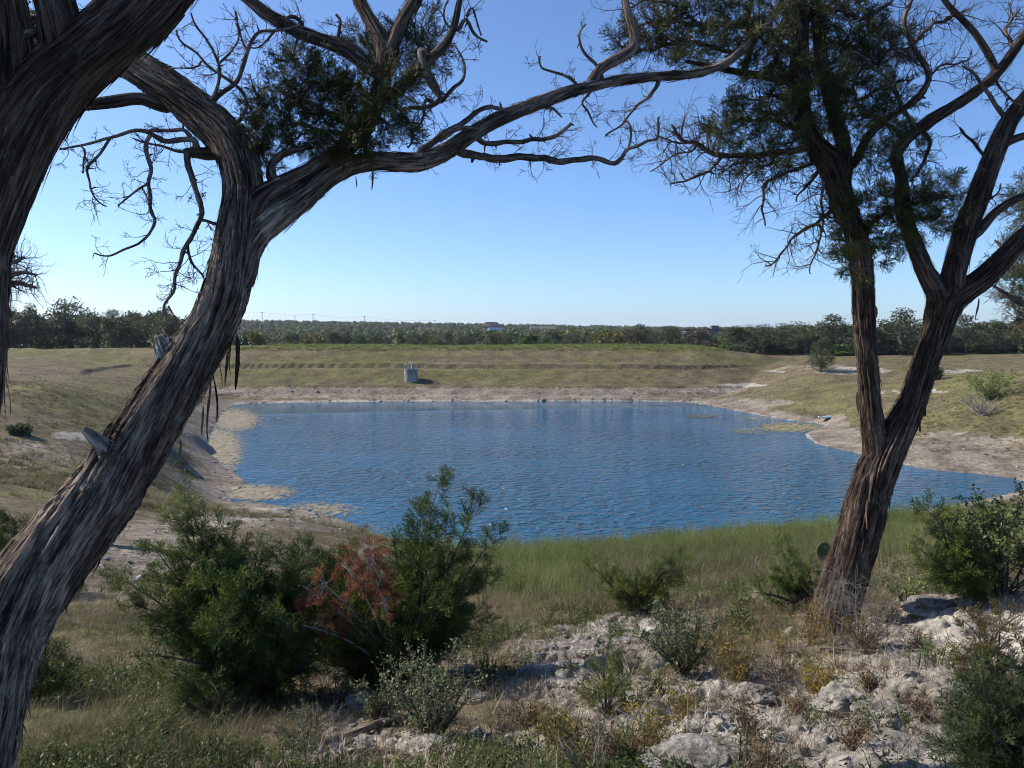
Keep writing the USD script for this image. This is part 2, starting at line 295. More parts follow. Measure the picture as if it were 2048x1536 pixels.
for px in range(-300, 2400, 150):
    for Y, zl, zr in ((112, 2.2, 3.8), (135, 3.6, 4.6), (190, 2.0, 3.6), (300, 2.0, 2.6), (480, 5.5, 4.0), (700, 11.0, 6.0), (950, 17.0, 8.0), (1300, 12, 6), (4000, 4, 4)):
        k = min(max((px - 500) / 900, 0), 1)
        if Y == 135 and px < 420: zl = 5.3
        if Y == 112 and (px > 1450 or px < 330): continue
        ctl.append(np.array([(px - 1024) / FPX * Y, Y, zl + (zr - zl) * k]))
for q in OUT[::5]: w(q[0], q[1], 0.0)
for q in OUT[::14]:
    cpt = np.array([5.0, 55.0]); w(*(q + (cpt - q) * 0.3), -0.9)
ctl = np.array(ctl)
def polar(x, y):
    r = np.maximum(np.hypot(x, y), 1.2)
    return np.stack([np.clip(np.arctan2(x, np.where(np.abs(y) + np.abs(x) < 1e-6, 1e-6, y)), -1.35, 1.35) * 1.6, np.log(r)], -1)
rbf = RBFInterpolator(polar(ctl[:, 0], ctl[:, 1]), ctl[:, 2], kernel='linear', smoothing=0.002)
def smooth01(a, b, x):
    t = np.clip((x - a) / (b - a), 0, 1); return t * t * (3 - 2 * t)
def blobs(px, py, items):
    out = np.zeros(px.shape)
    for cx, cy, rx, ry, wgt in items:
        out = np.maximum(out, wgt * np.exp(-(((px - cx) / rx) ** 2 + ((py - cy) / ry) ** 2) ** 1.5 * 0.7))
    return out
ROCK = [(1480, 1450, 320, 110, 0.9), (1760, 1420, 250, 120, 0.9), (1930, 1270, 170, 90, 0.85), (1180, 1310, 170, 50, 0.95), (1100, 1370, 120, 50, 0.8), (1250, 1250, 90, 25, 0.9), (1450, 1470, 200, 110, 1.0), (1700, 1440, 170, 90, 0.9), (1650, 1350, 120, 40, 0.55), (1900, 1260, 130, 60, 0.85), (1980, 1200, 90, 35, 0.7),
        (1750, 1520, 180, 60, 0.8), (720, 1500, 120, 50, 0.7), (1000, 1480, 160, 40, 0.5), (1450, 1400, 100, 35, 0.7), (1540, 1190, 80, 20, 0.55), (1800, 1330, 90, 40, 0.5),
        (1700, 741, 80, 8, 0.8), (1590, 742, 60, 4, 0.7), (1700, 720, 40, 3, 0.2), (1490, 770, 50, 5, 0.6), (1440, 782, 40, 4, 0.55), (1920, 742, 60, 5, 0.75), (1790, 786, 40, 5, 0.65), (1880, 783, 40, 4, 0.6),
        (150, 872, 70, 9, 0.65), (60, 930, 90, 10, 0.5), (40, 890, 60, 6, 0.5), (1900, 868, 30, 4, 0.6), (550, 1020, 130, 14, 0.45), (300, 1120, 100, 40, 0.4), (420, 1050, 120, 25, 0.4)]
GREEN = [(1350, 1110, 400, 60, 0.9), (1080, 1160, 130, 80, 0.75), (1800, 1060, 160, 50, 0.75), (1500, 1160, 200, 40, 0.4), (230, 1260, 180, 60, 0.55), (200, 1450, 260, 110, 0.6), (120, 1380, 160, 90, 0.45),
         (160, 800, 150, 45, 0.7), (200, 850, 120, 40, 0.6), (120, 960, 120, 14, 0.45), (1960, 780, 110, 50, 0.75), (1620, 770, 110, 25, 0.5), (1560, 800, 90, 16, 0.5), (1700, 815, 70, 14, 0.6), (1860, 790, 80, 18, 0.6),
         (1900, 715, 150, 5, 0.6), (1900, 835, 90, 12, 0.35), (1250, 1230, 60, 20, 0.3), (980, 1240, 70, 50, 0.6), (60, 1300, 150, 60, 0.5), (360, 925, 60, 18, 0.35)]
MUD = [(1800, 905, 260, 26, 0.95), (1640, 865, 120, 16, 0.85), (1480, 806, 110, 9, 0.9), (450, 985, 120, 22, 0.95), (650, 1040, 110, 24, 0.95), (420, 900, 55, 70, 0.8), (300, 1100, 140, 70, 0.75), (500, 1030, 220, 20, 0.75),
       (1920, 880, 120, 20, 0.7), (1960, 930, 140, 18, 0.9), (60, 910, 170, 40, 0.5), (430, 840, 40, 20, 0.9), (180, 1150, 60, 60, 0.6), (800, 1500, 400, 60, 0.55), (1300, 1330, 300, 80, 0.5), (1650, 1300, 250, 60, 0.45), (1640, 735, 120, 8, 0.4)]
def dam(x, y):
    xc = np.clip(x, -140, 60)
    crest = 5.75 + 0.25 * smooth01(-70, -20, xc) + 0.12 * np.sin(xc * 0.13)
    crest = crest - 2.6 * smooth01(33, 47, x) - 1.0 * smooth01(24, 36, x)
    Yc = 113.5 - 0.02 * xc
    face = crest - (Yc - 1.6 - y) / 3.25
    back = crest - (y - Yc - 1.6) / 2.6
    return np.minimum(np.minimum(face, back), crest)
def height(x, y, detail=True):
    z = rbf(polar(x.ravel(), y.ravel())).reshape(x.shape)
    r = np.hypot(x, y)
    z = np.where((x < 52) & (y > 85) & (y < 135), np.maximum(z, dam(x, y)), z)
    sd = shore_dist(x, y)
    for L, A, wd in ((3.55, 0.46, 0.5), (1.35, 0.20, 0.3), (0.75, 0.14, 0.22), (2.6, 0.08, 0.25)):
        far = smooth01(80, 92, y) * (1 - smooth01(22, 36, x)) * smooth01(-56, -46, x)
        zz = z + 0.08 * (meshkit.noise(np.stack([x * 0.15, y * 0.15, 0 * x], -1), 4) - 0.5)
        z = z + far * A * (smooth01(L - 0.03, L + 0.03, zz) - np.clip((zz - L + wd) / (2 * wd), 0, 1))
    if detail:
        p = np.stack([x, y, 0 * x], -1)
        a = smooth01(0.0, 6.0, sd)
        z = z + a * 0.35 * (meshkit.fbm(p * 0.12, 3, 2) - 0.5) * np.minimum(r / 30, 1) + (meshkit.fbm(p * 1.1, 4, 5) - 0.5) * 0.14 * np.minimum(1, 0.25 + r / 20) * (0.25 + 0.75 * a)
    near = np.abs(sd) < 30
    z = np.where(sd < 0, np.minimum(z, -0.03 + 0.10 * sd), np.where(near, np.maximum(z, 0.02 + 0.06 * np.minimum(sd, 6)), z))
    return z, sd
th = np.radians(np.concatenate([np.arange(-75, -38, 1.5), np.arange(-38, 38, 0.16), np.arange(38, 76, 1.5)]))
rr = np.concatenate([np.geomspace(0.35, 1.5, 12)[:-1], 1.5 * 1.0066 ** np.arange(int(math.log(14 / 1.5) / math.log(1.0066))), 14 * 1.0105 ** np.arange(int(math.log(80 / 14) / math.log(1.0105))),
                     np.arange(80, 120, 0.3), np.geomspace(120, 1000, 70), np.geomspace(1060, 5000, 12)])
T, R = np.meshgrid(th, rr)
GX, GY = R * np.sin(T), R * np.cos(T)
GZ, SD = height(GX, GY)
QX, QY = proj(np.stack([GX, GY, GZ], -1))
wr = blobs(QX, QY, ROCK) * (GY > 0.5)
# limestone: pitted, stepped relief where the rock is bare
p3 = np.stack([GX, GY, GZ], -1)
ridge = 1 - np.abs(2 * meshkit.fbm(p3 * 2.6, 5, 21) - 1)
pits = meshkit.fbm(p3 * 11, 3, 31)
nearf = np.clip(R / 9, 0.2, 1) * (R < 16)
stepn = meshkit.fbm(p3 * 1.5, 3, 41); stepn = np.floor(stepn * 11) / 11 * 0.75 + stepn * 0.25
ridge2 = 1 - np.abs(2 * meshkit.fbm(p3 * 8.0, 4, 22) - 1)
fine = meshkit.fbm(p3 * 24, 3, 24)
GZ = GZ + wr * (R < 16) * ((ridge - 0.75) * 0.08 + (ridge2 - 0.75) * 0.08 + (stepn - 0.5) * 0.34 - np.clip(0.47 - pits, 0, 1) * 0.34 + (fine - 0.5) * 0.035) + (R < 16) * (meshkit.fbm(p3 * 6, 4, 51) - 0.5) * 0.05
wg = blobs(QX, QY, GREEN)
ondam = smooth01(88, 97, GY) * (GY < 135) * (1 - smooth01(24, 50, GX))
patch = meshkit.fbm(np.stack([GX * 0.05, GY * 0.16, 0 * GX], -1), 4, 61)
wg = np.maximum(wg, ondam * (0.38 + 0.42 * smooth01(0.42, 0.6, patch)) * smooth01(0.9, 2.6, GZ))
wg = np.maximum(wg, ondam * 0.6 * smooth01(5.5, 5.9, GZ))
wg = np.maximum(wg, 0.75 * (GY > 135))
wg = np.maximum(wg, 0.55 * smooth01(0.46, 0.6, meshkit.fbm(np.stack([GX * 0.14, GY * 0.10, 0 * GX], -1), 4, 63)) * (GY > 20))
wm = blobs(QX, QY, MUD)
wm = np.maximum(wm, ondam * (1 - smooth01(0.9, 1.7, GZ)) * 0.9)
band = sum(k * np.exp(-((GZ + 0.25 * (meshkit.noise(np.stack([GX * 0.08, GY * 0, 0 * GX], -1), 66) - 0.5) - z_) / wd) ** 2) for z_, wd, k in ((3.4, 0.16, 0.75), (2.55, 0.13, 0.5), (4.6, 0.3, 0.35)))
wg = wg * (1 - 0.7 * ondam * np.clip(band, 0, 1))
wm = np.maximum(wm, 0.95 * (1 - smooth01(0.6, 3.5, SD)))
wr = np.where(GY > 25, wr * smooth01(0.40, 0.56, meshkit.fbm(np.stack([GX * 0.55, GY * 0.22, 0 * GX], -1), 4, 75)) * 1.25, wr)
chalk = (1 - smooth01(0.06, 0.2, GZ)) * smooth01(86, 90, GY) * 1.0 * smooth01(0.12, 0.28, meshkit.fbm(np.stack([GX * 0.25, GY * 0.1, 0 * GX], -1), 3, 71)) * (GX < 22)
strand = (1 - smooth01(0.15, 0.6, SD)) * 0.75 * (GY > 40) * smooth01(0.5, 0.62, meshkit.fbm(np.stack([GX * 0.35, GY * 0.2, 0 * GX], -1), 3, 73))
wr = np.maximum(np.maximum(wr, chalk), strand)
cover = np.stack([np.clip(wg, 0, 1), np.clip(wr, 0, 1), np.clip(wm, 0, 1)], -1)
nr, nt = R.shape
ii, jj = np.meshgrid(np.arange(nr - 1), np.arange(nt - 1), indexing='ij')
a = (ii * nt + jj).ravel()
F = np.vstack([np.stack([a, a + 1, a + nt + 1], 1), np.stack([a, a + nt + 1, a + nt], 1)])[:, ::-1]
GV = np.stack([GX, GY, GZ], -1).reshape(-1, 3)
gp = obj('ground', (GV, F), 'ground', smooth=True, kind='structure', extra={'cover': cover.reshape(-1, 3)})
_rg = RegularGridInterpolator((np.log(rr), th), GZ, bounds_error=False, fill_value=None)
_rc = RegularGridInterpolator((np.log(rr), th), cover, bounds_error=False, fill_value=None)
_rs = RegularGridInterpolator((np.log(rr), th), SD, bounds_error=False, fill_value=None)
def _q(x, y):
    x, y = np.asarray(x, float), np.asarray(y, float)
    return np.stack([np.log(np.clip(np.hypot(x, y), 0.36, 4900)), np.clip(np.arctan2(x, y), th[0], th[-1])], -1)
def gz(x, y): return _rg(_q(x, y))
def hit(px, py):
    """where the line of sight through a photo pixel meets the ground."""
    Y = np.geomspace(2.0, 900, 3000); p = P(px, py, Y)
    under = p[:, 2] < gz(p[:, 0], p[:, 1])
    k = int(np.argmax(under)) if under.any() else len(Y) - 1
    return p[k]
def at(px, Y, dz=0.0):
    x = (px - 1024) / FPX * Y; return np.array([x, Y, float(gz(x, Y)) + dz])

# the pond: one sheet, calmer in the lee of the far left bank and near the shores
bx0, by0, bx1, by1 = POLY.bounds
wx, wy = np.meshgrid(np.linspace(bx0 - 3, bx1 + 3, 150), np.linspace(by0 - 3, min(by1 + 1.5, 96.5), 150))
wsd = -shore_dist(wx, wy)
edge = 81.5 + 0.20 * wx + 2.0 * (meshkit.fbm(np.stack([wx * 0.12, wy * 0.1, 0 * wx], -1), 3, 91) - 0.5)
lee = smooth01(edge - 2.5, edge + 1.5, wy) * (wx < 24)
calm = (1 - 0.985 * lee) * (0.5 + 0.5 * smooth01(0.3, 4, wsd))
a = (np.arange(149)[:, None] * 150 + np.arange(149)).ravel()
WF = np.vstack([np.stack([a, a + 1, a + 151], 1), np.stack([a, a + 151, a + 150], 1)])
obj('pond_water', (np.stack([wx, wy, 0 * wx], -1).reshape(-1, 3), WF), 'water', smooth=True, kind='structure', extra={'calm': np.repeat(calm.reshape(-1, 1), 3, 1)})

# ------------------------------------------------------------------ tubes
def dense(pts, step, curve=0.75):
    """smooth curve through points (n, 4: x y z r), sampled about every step metres."""
    pts = np.asarray(pts, float)
    s = np.concatenate([[0], np.cumsum(np.linalg.norm(np.diff(pts[:, :3], axis=0), axis=1) + 1e-6)])
    n = max(int(s[-1] / step), len(pts)) + 1
    q = np.linspace(0, s[-1], n)
    lin_ = np.stack([np.interp(q, s, pts[:, k]) for k in range(4)], 1)
    if len(pts) < 3: return lin_, q
    cs_ = CubicSpline(s, pts)(q)
    out = (1 - curve) * lin_ + curve * cs_
    out[:, 3] = np.maximum(lin_[:, 3], 0.0008)
    return out, q
def tube(pts, sides, step, ridge=0.0, flute=0.0, seed=0, twist=0.5, ridge_freq=34.0, jag=0.0):
    d, s = dense(pts, step)
    c_, r_ = d[:, :3], d[:, 3]
    t = np.gradient(c_, axis=0); t /= np.linalg.norm(t, axis=1, keepdims=True) + 1e-12
    nrm = np.zeros_like(t); a0 = np.array([0, 1.0, 0]) if abs(t[0][1]) < 0.8 else np.array([1.0, 0, 0])
    for i in range(len(t)):
        a0 = a0 - t[i] * (a0 @ t[i]); a0 = a0 / (np.linalg.norm(a0) + 1e-12); nrm[i] = a0
    bn = np.cross(t, nrm)
    ang = np.linspace(0, 2 * np.pi, sides, endpoint=False)
    A = ang[None, :] + 0 * s[:, None]
    R0 = np.repeat(r_[:, None], sides, 1)
    At = A + twist * s[:, None]
    mean = float(np.mean(r_))
    coord = np.stack([np.cos(At) * mean, np.sin(At) * mean, s[:, None] + 0 * A], -1) + seed * 3.7
    rad = R0.copy()
    if flute:
        q = np.stack([np.cos(At) * 1.25, np.sin(At) * 1.25, s[:, None] * 1.1 + 0 * A], -1) + seed * 1.3
        fl = meshkit.fbm(q, 3, seed + 3)
        q2 = np.stack([np.cos(At) * 3.2, np.sin(At) * 3.2, s[:, None] * 0.9 + 0 * A], -1) + seed * 2.3
        fl2 = 1 - np.abs(2 * meshkit.fbm(q2, 3, seed + 9) - 1)
        rad = rad * (1 + flute * 2 * (fl - 0.5) - flute * 1.6 * np.clip(fl2 - 0.86, 0, 1) * 6)
    if ridge:
        q = coord * np.array([ridge_freq, ridge_freq, 2.0])
        rd = 1 - np.abs(2 * meshkit.fbm(q, 3, seed + 17) - 1)
        q = coord * np.array([ridge_freq * 2.4, ridge_freq * 2.4, 4.5])
        rd2 = meshkit.fbm(q, 3, seed + 23)
        rad = rad + ridge * ((rd - 0.7) * 1.6 + (rd2 - 0.5) * 1.3)
    if jag:
        q = np.stack([np.cos(At), np.sin(At), s[:, None] * 30 + 0 * A], -1) + seed
        rad = rad * (1 + jag * (meshkit.noise(q, seed) - 0.5) * 2)
    rad = np.maximum(rad, 0.0006)
    v = c_[:, None] + rad[..., None] * (np.cos(A)[..., None] * nrm[:, None] + np.sin(A)[..., None] * bn[:, None])
    n = len(c_)
    i, j = np.meshgrid(np.arange(n - 1), np.arange(sides), indexing='ij')
    q = np.stack([i * sides + j, i * sides + (j + 1) % sides, (i + 1) * sides + (j + 1) % sides, (i + 1) * sides + j], -1).reshape(-1, 4)
    f = np.vstack([q[:, [0, 1, 2]], q[:, [0, 2, 3]]])
    v = np.vstack([v.reshape(-1, 3), c_[:1], c_[-1:]]); cc = np.vstack([coord.reshape(-1, 3), coord[0, :1], coord[-1, :1]])
    k = n * sides; j = np.arange(sides)
    f = np.vstack([f, np.stack([np.full(sides, k), (j + 1) % sides, j], 1), np.stack([np.full(sides, k + 1), (n - 1) * sides + j, (n - 1) * sides + (j + 1) % sides], 1)])
    return v, f, cc
class Heap:
    """collects shapes into one mesh."""
    def __init__(self): self.v, self.f, self.c, self.n = [], [], [], 0
    def add(self, v, f, c_=None):
        v = np.asarray(v, float); self.v.append(v); self.f.append(np.asarray(f, int) + self.n)
        self.c.append(np.zeros((len(v), 3)) if c_ is None else c_); self.n += len(v)
    def mesh(self): return np.vstack(self.v), np.vstack(self.f)
    def coord(self): return np.vstack(self.c)
def pxr_(items):
    """[(px, py, Y, radius in photo pixels)] -> points with metres."""
    return np.array([np.append(P(a_, b_, Y), r_ * Y / FPX) for a_, b_, Y, r_ in items])
def spread(path, Y0, Y1, r0, r1):
    n = len(path); k = np.linspace(0, 1, n)
    return pxr_([(x, y, Y0 + (Y1 - Y0) * t_, r0 + (r1 - r0) * t_) for (x, y), t_ in zip(path, k)])
def unit(v): return v / (np.linalg.norm(v) + 1e-12)
def twig(heap, p0, d0, L, r, depth, rng, sides=4, droop=0.0, crook=0.24, kids=(2, 5), ends=None):
    """a crooked twig with side twigs."""
    n = max(4, int(L / 0.035)); n = min(n, 9)
    p, d, pts = np.array(p0, float), unit(np.array(d0, float)), []
    for i in range(n + 1):
        pts.append(np.append(p, max(r * (1 - 0.75 * i / n), 0.0009)))
        d = unit(d + rng.normal(0, crook, 3) + np.array([0, 0, -droop]))
        p = p + d * L / n
    pts = np.array(pts)
    heap.add(*tube(pts, sides, L / n))
    if ends is not None: ends.append((pts[-1, :3], d))
    if depth > 0:
        for _ in range(rng.integers(*kids)):
            k = rng.integers(1, n)
            dd = unit(unit(pts[k, :3] - pts[k - 1, :3]) + rng.normal(0, 0.75, 3))
            twig(heap, pts[k, :3], dd, L * rng.uniform(0.3, 0.65), pts[k, 3] * 0.7, depth - 1, rng, sides=max(3, sides - 1), droop=droop, crook=crook, kids=kids, ends=ends)
def twigs_along(heap, pts, n, L, rng, depth=1, start=0.15, droop=0.0, thin=0.35, flat=0.55, ends=None):
    d, s = dense(pts, 0.03)
    for _ in range(n):
        k = rng.integers(int(len(d) * start), len(d) - 1)
        t_ = unit(d[k + 1, :3] - d[k, :3]); v = rng.normal(0, 1, 3); v[1] *= flat; v = unit(v - t_ * (v @ t_) * 0.6)
        twig(heap, d[k, :3], unit(v + 0.4 * t_), L * rng.uniform(0.4, 1.2), min(d[k, 3] * 0.6, max(0.002, L * 0.016)), depth, rng, droop=droop, ends=ends)

# ------------------------------------------------------------------ leaf shapes (unit size, growing along +z)
def cone3(p, d, L, r):
    d = unit(d); a_ = unit(np.cross(d, [0.3, 0.5, 0.8])); b_ = np.cross(d, a_)
    v = [p + r * (math.cos(k) * a_ + math.sin(k) * b_) for k in (0, 2.094, 4.189)] + [p + d * L]
    return np.array(v), np.array([[0, 1, 3], [1, 2, 3], [2, 0, 3]])
def spray(seed, n=15, cords=5, width=0.55, rad=0.021, droopy=0.0):
    rng = np.random.default_rng(seed); h = Heap(); bend = rng.normal(0, 0.12, 2)
    for i in range(n):
        t_ = 0.06 + 0.9 * i / (n - 1)
        base = np.array([bend[0] * t_ ** 2, bend[1] * t_ ** 2, t_ * 0.9])
        az = i * 2.4 + rng.normal(0, 0.4); L = width * (1 - 0.75 * t_) * rng.uniform(0.7, 1.2) + 0.08
        d = unit(np.array([math.cos(az), math.sin(az), rng.uniform(0.6, 1.3)]))
        h.add(*cone3(base, d, L, rad * 0.8))
        for k in range(cords):
            u = (k + 0.7) / cords; q = base + d * L * u
            dd = unit(d + rng.normal(0, 0.55, 3) + [0, 0, 0.25])
            h.add(*cone3(q, dd, rng.uniform(0.10, 0.19) * (1.25 - 0.5 * t_), rad))
    h.add(*cone3(np.zeros(3), np.array([bend[0], bend[1], 1.0]), 1.05, rad * 0.7))
    return h.mesh()
SPRAYS = [spray(s) for s in (1, 2, 3)]
def leaf_quad(p, d, n, L, W):
    d = unit(d); s_ = unit(np.cross(d, n)); 
    return np.array([p, p + d * L * 0.5 + s_ * W, p + d * L, p + d * L * 0.5 - s_ * W]), np.array([[0, 1, 2], [0, 2, 3]])
def blade(h, p, d, L, W, bend, rng):
    side = unit(np.cross(d, [0, 0, 1.0]) + 1e-3); side = unit(side * math.cos(0) + rng.normal(0, 0.3, 3))
    out = unit(np.array([d[0], d[1], 0]) + 1e-4)
    q1 = p + d * L * 0.55; q2 = p + d * L + out * bend * L - np.array([0, 0, bend * bend * L * 0.5])
    h.add([p - side * W, p + side * W, q1 + side * W * 0.7, q1 - side * W * 0.7, q2], [[0, 1, 2], [0, 2, 3], [3, 2, 4]])
def tuft(seed, n, H, W, spreadr, lean, bend):
    rng = np.random.default_rng(seed); h = Heap()
    for _ in range(n):
        a_ = rng.uniform(0, 6.283); rad = spreadr * math.sqrt(rng.uniform())
        p = np.array([math.cos(a_) * rad, math.sin(a_) * rad, -0.02])
        a_ += rng.normal(0, 0.7); l = abs(rng.normal(0, lean))
        d = unit(np.array([math.cos(a_) * l, math.sin(a_) * l, 1.0]))
        blade(h, p, d, H * rng.uniform(0.45, 1.15), W * rng.uniform(0.6, 1.3), rng.uniform(0, bend), rng)
    return h.mesh()
def forb(seed, n, H, leaves, lw):
    rng = np.random.default_rng(seed); h = Heap()
    for _ in range(n):
        a_ = rng.uniform(0, 6.283); l = abs(rng.normal(0, 0.35)); p = np.array([rng.normal(0, 0.05), rng.normal(0, 0.05), -0.02])
        d = unit(np.array([math.cos(a_) * l, math.sin(a_) * l, 1.0])); L = H * rng.uniform(0.6, 1.15)
        h.add(*cone3(p, d, L, 0.004))
        for k in range(leaves):
            q = p + d * L * rng.uniform(0.15, 1.0); a2 = rng.uniform(0, 6.283)
            dd = unit(np.array([math.cos(a2), math.sin(a2), rng.uniform(0.0, 1.0)]))
            h.add(*leaf_quad(q, dd, rng.normal(0, 1, 3), lw * rng.uniform(0.6, 1.3), lw * 0.14))
    return h.mesh()

# ------------------------------------------------------------------ junipers with shreddy trunks
LIMBS = {}
def joined(parent, pts):
    """carries the start of a limb back to the heart of the limb it grows from."""
    pts = np.array(pts, float)
    if parent in LIMBS:
        R_ = np.vstack(LIMBS[parent]); hx, hy = proj(R_[:, :3]); px, py = proj(pts[0, :3])
        d = np.hypot(hx - px, hy - py); k = int(np.argmin(d + 900 * (R_[:, 3] < pts[0, 3] * 0.6))); reach = R_[k, 3] * FPX / R_[k, 1]
        if d[k] < 60 + 1.5 * reach:
            pts[:, :3] = np.array([P(*proj(q[:3]), q[1] + (R_[k, 1] - pts[0, 1]) * (1 - i_ / len(pts))) for i_, q in enumerate(pts)])
            if d[k] > 4: pts = np.vstack([np.append(R_[k, :3], min(pts[0, 3] * 1.5, R_[k, 3] * 0.9)), pts])
    LIMBS.setdefault(parent, []).append(dense(pts, 0.04)[0])
    return pts
SHREDS = {}
def wood(parent, name, pts, sides, step, mat='bark', label=None, join=True, shaggy=True, **k):
    pts = joined(parent, pts) if join else np.asarray(pts, float)
    v, f, c_ = tube(pts, sides, step, **k)
    if sides >= 28 and shaggy:                                                  # shaggy slivers peeling off along the grain
        rng = np.random.default_rng(sides + k.get('seed', 0)); n = (len(v) - 2) // sides; g = v[:-2].reshape(n, sides, 3); ctr = g.mean(1)
        h = SHREDS.setdefault(parent, Heap()); L_ = n * step; area = L_ * 6.28 * float(np.mean(pts[:, 3]))
        for _ in range(int(area * 520) + 16):
            m = int(rng.uniform(0.05, 0.20) / step) + 3
            if n < m + 4: continue
            i_ = rng.integers(0, n - m); j_ = rng.integers(0, sides); up = 1 if g[min(i_ + 3, n - 1), j_, 2] > g[i_, j_, 2] else -1
            idx = np.linspace(0, m - 1, 4).astype(int); idx = i_ + (m - 1 - idx if up > 0 else idx); w_ = rng.uniform(0.0015, 0.006); lift = rng.uniform(0.002, 0.014) * (2.2 if rng.uniform() < 0.06 else 1); vv = []
            for q_, a_ in enumerate(idx):
                p = g[a_, j_]; nn_ = unit(p - ctr[a_]); sd_ = unit(g[a_, (j_ + 1) % sides] - p); t_ = q_ / 3
                p = p + nn_ * (0.0015 + lift * t_ * t_); vv += [p - sd_ * w_ * (1 - 0.6 * t_), p + sd_ * w_ * (1 - 0.6 * t_)]
            cc = np.repeat(c_[idx * sides + j_], 2, 0) + np.array([[0.0, 0, 0], [0.004, 0, 0]] * 4)
            h.add(vv, [[0, 1, 3], [0, 3, 2], [2, 3, 5], [2, 5, 4], [4, 5, 7], [4, 7, 6]], cc)
    return obj(name, (v, f), mat, parent, smooth=True, coord=c_, label=label)
def shreds(parent, mat):
    h = SHREDS[parent]; obj('bark_shreds', h.mesh(), mat, parent, coord=h.coord(), kind='stuff')
def branch(parent, name, pts, twigs, L, seed, mat='bark_thin', sides=7, step=0.02, depth=1, label=None, start=0.15, droop=0.0):
    rng = np.random.default_rng(seed); h = Heap(); pts = joined(parent, pts)
    d, s_ = dense(pts, 0.06, 0.3); j = rng.normal(0, 1, (len(d), 3)) * 0.0042; j[0] = 0; d[:, :3] += j * np.minimum(1, d[:, 3:4] / 0.004)
    v, f, c_ = tube(d, sides, step, jag=0.2, seed=seed); h.add(v, f, c_)
    for _ in range(int(len(d) * 0.5)):                              # broken spurs and knots
        k = rng.integers(1, len(d)); w_ = unit(rng.normal(0, 1, 3)); l_ = rng.uniform(0.006, 0.03)
        h.add(*tube(np.array([np.append(d[k, :3], d[k, 3] * 0.7), np.append(d[k, :3] + w_ * (d[k, 3] + l_), d[k, 3] * 0.25)]), 4, 0.05))
    if twigs: twigs_along(h, pts, int(twigs * 1.5) + 2, L, rng, depth=depth, start=start, droop=droop)
    return obj(name, h.mesh(), mat, parent, smooth=True, coord=h.coord(), label=label)
def foliage(parent, clumps, Yof, size, mat, seed, density=1.0, up=0.25, twigmat='bark_thin'):
    """clumps: (px, py, radius px, Y): sprays through each clump, on twigs that fan out from its heart."""
    rng = np.random.default_rng(seed); pts, dirs, sc = [], [], []; h = Heap()
    for px, py, rad, Y in clumps:
        Y = Yof(Y); c0 = P(px, py, Y); R_ = rad * Y / FPX
        n = int(density * 38 * (R_ / size) ** 1.75) + 12
        for _ in range(n):
            d = unit(rng.normal(0, 1, 3) * np.array([1, 1, 0.85])); rr_ = R_ * rng.uniform(0.12, 0.95) ** 0.6
            pts.append(c0 + d * rr_); dirs.append(unit(d + rng.normal(0, 0.35, 3) + [0, 0, up])); sc.append(size * rng.uniform(0.7, 1.25))
        for _ in range(7):
            d = unit(rng.normal(0, 1, 3)); twig(h, c0 - d * R_ * 0.1, d, R_ * rng.uniform(0.7, 1.05), 0.0035, 1, rng, sides=3, crook=0.25, kids=(2, 4))
    scatter('foliage', [(m, mat) for m in SPRAYS], pts, dirs, sc, parent=parent)
    m = h.mesh(); obj('foliage_twigs', m, twigmat, parent, coord=h.coord(), kind='stuff')
def strips(parent, items, seed, mat='bark'):
    """hanging shreds of bark: (px, py, Y, length px, width px)."""
    rng = np.random.default_rng(seed)
    for px, py, Y, L, wd in items:
        n = 8; p = P(px, py, Y); L_, w_ = L * Y / FPX, wd * Y / FPX; v, cc = [], []
        ph = rng.uniform(0, 6)
        for i in range(n + 1):
            t_ = i / n; q = p + np.array([0.05 * L_ * math.sin(ph + 3 * t_), 0.03 * L_ * math.cos(ph * 2 + 4 * t_), -L_ * t_])
            a_ = ph + 0.8 * t_; s_ = np.array([math.cos(a_ * 0.4), math.sin(a_ * 0.4), 0]) * w_ * 0.40 * (0.25 + 2.2 * t_ ** 0.6 * (1 - t_) ** 0.8) * rng.uniform(0.75, 1.2); o = np.array([0, 0.0025, 0])
            v += [q - s_, q + s_, q + s_ * 0.8 + o, q - s_ * 0.8 + o]; cc += [[-w_, 0, -L_ * t_], [w_, 0, -L_ * t_], [w_, .003, -L_ * t_], [-w_, .003, -L_ * t_]]
        f = []
        for i in range(n):
            for k in range(4):
                a_, b_ = i * 4 + k, i * 4 + (k + 1) % 4
                f += [[a_, b_, b_ + 4], [a_, b_ + 4, a_ + 4]]
        obj('bark_strip', (v, f), mat, parent, coord=np.array(cc) + rng.uniform(0, 5))

# --- the leaning tree on the left, whose long limb arches over the pond
base = P(-140, 1720, 2.45)
A = thing('juniper_tree', 'old juniper leaning in from the lower left, its long limb arching over the pond', 'tree', (base[0], base[1], float(gz(base[0], base[1]))))
wood(A, 'trunk', pxr_([(-150, 1800, 2.4, 122), (-105, 1620, 2.5, 110), (-62, 1440, 2.6, 99), (-8, 1290, 2.75, 88), (76, 1150, 2.9, 80), (178, 1022, 3.05, 73), (260, 905, 3.2, 63), (340, 785, 3.3, 56), (400, 690, 3.4, 49),
                       (444, 610, 3.45, 45), (465, 530, 3.5, 43), (480, 450, 3.55, 41), (487, 385, 3.6, 38), (478, 325, 3.64, 37), (446, 268, 3.7, 36), (390, 216, 3.75, 35), (330, 170, 3.8, 33), (270, 130, 3.85, 31), (200, 95, 3.9, 28), (100, 60, 3.95, 24), (0, 20, 4, 20), (-120, -40, 4.1, 16)]), 150, 0.013, mat='bark_grey', ridge=0.010, flute=0.13, seed=1, twist=0.9, ridge_freq=48.0)
